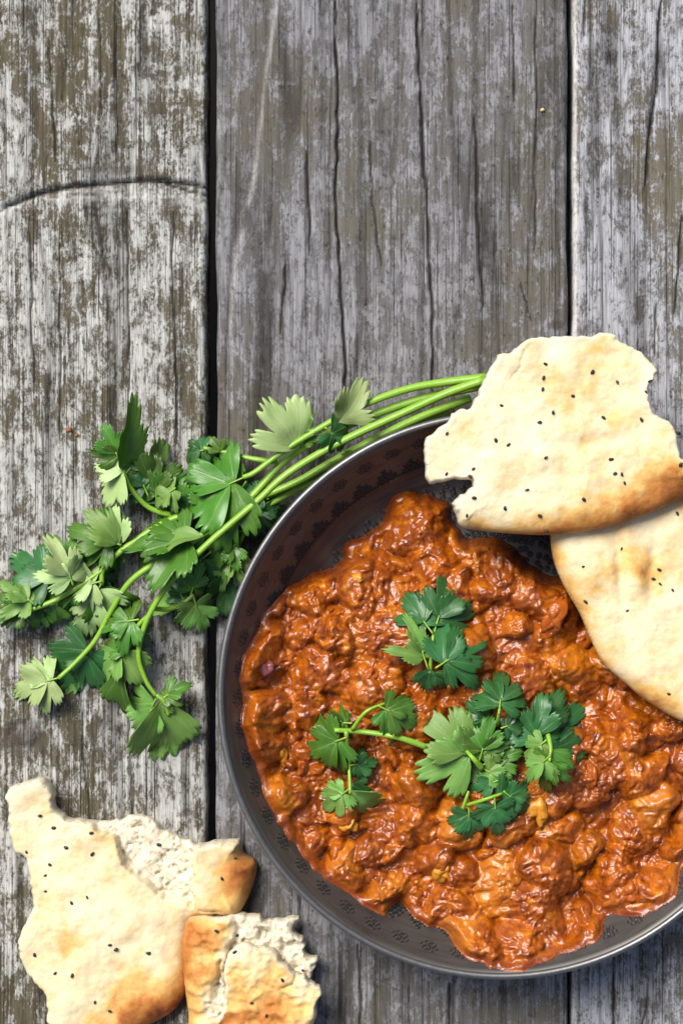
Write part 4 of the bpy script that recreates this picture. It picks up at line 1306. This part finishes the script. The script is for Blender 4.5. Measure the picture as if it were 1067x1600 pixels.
g3 = sprig('light green coriander sprig in the middle of the garnish showing a thick pale stem end', (752, 1198))
gstem(g3, [(752, 1200, .012), (738, 1184, .012), (722, 1166, .009)], .0014, .0005)
gleaf(g3, (746, 1192), (662, 1118), .011, .007, 5, 0.85, 0.22, -0.25, .12, 0.1, SOFT)
gleaf(g3, (748, 1190), (768, 1122), .011, .010, 3, 0.8, 0.25, -0.25, .12, 0.0, UP)
gleaf(g3, (752, 1196), (815, 1172), .010, .008, 3, 0.85, 0.25, -0.25, .12, 0.0, UP)
gleaf(g3, (754, 1200), (798, 1228), .011, .008, 3, 0.85, 0.3, -0.25, .12, 0.2, SOFT)
gleaf(g3, (748, 1200), (715, 1218), .006, .005, 3, 0.8, 0.25, -0.25, .12, 0.2, SOFT)

g4 = sprig('dark coriander tip standing up behind the light green garnish sprig', (778, 1122))
gstem(g4, [(776, 1134, .003), (778, 1122, .004), (780, 1108, .005)])
gleaf(g4, (779, 1116), (787, 1042), .006, .007, 5, 0.85, 0.25, -0.25, .12, 0.0, GD)
gleaf(g4, (772, 1130), (732, 1100), .004, .005, 3, 0.9, 0.2, -0.25, .12, 0.0, GD)
gleaf(g4, (782, 1138), (826, 1122), .006, .007, 3, 0.9, 0.2, -0.25, .12, 0.0, GD)

g5 = sprig('large dark bluish green coriander sprig with one yellow-green folded leaf, on the curry', (838, 1162))
gleaf(g5, (834, 1166), (852, 1078), .009, .009, 5, 0.8, 0.2, -0.25, .12, 0.1, GD)
gleaf(g5, (840, 1162), (922, 1098), .007, .006, 5, 0.75, 0.2, -0.25, .12, 0.0, GD)
gleaf(g5, (850, 1164), (922, 1188), .006, .004, 5, 0.85, 0.2, -0.25, .12, 0.0, GD)
gleaf(g5, (836, 1150), (884, 1072), .006, .008, 0, 0.5, 0.3, -0.25, .12, 0.0, GD)
gleaf(g5, (854, 1156), (815, 1186), .012, .009, 3, 0.8, 0.3, -0.3, .12, 0.2, ('leaf_mid_under', 'leaf_deep'))
gstem(g5, [(856, 1148, .012), (860, 1170, .014), (858, 1190, .013)], .0010, .0006)
gleaf(g5, (860, 1176), (842, 1252), .014, .007, 3, 0.72, 0.35, -0.3, .12, 0.4, UP)
gleaf(g5, (860, 1180), (812, 1222), .014, .009, 3, 0.6, 0.5, -0.3, .12, 0.6, SOFT)
gleaf(g5, (860, 1172), (898, 1202), .013, .010, 0, 0.5, 0.5, -0.3, .12, -0.5, UP)

g6 = sprig('dark coriander sprig with forked stem beside the yellow vegetable piece in the curry', (728, 1260))
gstem(g6, [(722, 1266, .003), (728, 1248, .006), (732, 1236, .006)])
gstem(g6, [(730, 1258, .006), (755, 1250, .009), (784, 1240, .010)])
gleaf(g6, (732, 1260), (734, 1316), .006, .004, 3, 0.95, 0.2, -0.25, .12, 0.0, GD)
gleaf(g6, (772, 1246), (778, 1308), .009, .005, 5, 0.85, 0.2, -0.25, .12, 0.0, GD)
gleaf(g6, (786, 1216), (732, 1238), .007, .005, 3, 0.6, 0.2, -0.25, .12, 0.0, GD)
gleaf(g6, (786, 1236), (832, 1274), .008, .004, 3, 0.85, 0.2, -0.25, .12, 0.0, GD)
gleaf(g6, (780, 1240), (812, 1222), .008, .006, 3, 1.0, 0.2, -0.25, .12, 0.0, GD)

# spots and crumbs on the boards
for (px, py, r, mat, nm, lab) in [(108, 672, .0013, 'rust', 'sauce_spot', 'small dried orange sauce spot on the flaking plank, larger of the pair'), (121, 680, .0010, 'rust', 'sauce_spot', 'small dried orange sauce spot on the flaking plank, smaller of the pair'),
                                  (847, 172, .0009, 'naan_crumb', 'bread_crumb', 'tiny yellow bread crumb on the grey plank beside the dark gap')]:
    if mat == 'naan_crumb':
        M['naan_crumb'] = plain('crumb_yellow', (0.62, 0.42, 0.16), (0.75, 0.6, 0.3), 400, 0.7)
    x, y = W(px, py)
    Vb, Fb = blob(int(px), r, r * 0.7, r * (0.35 if nm == 'sauce_spot' else 0.7), 0.5)
    tag(obj(nm, mesh_data(nm, Vb, Fb, M[mat]), None, (x, y, 0.0004)), lab, 'spot' if nm == 'sauce_spot' else 'crumb')
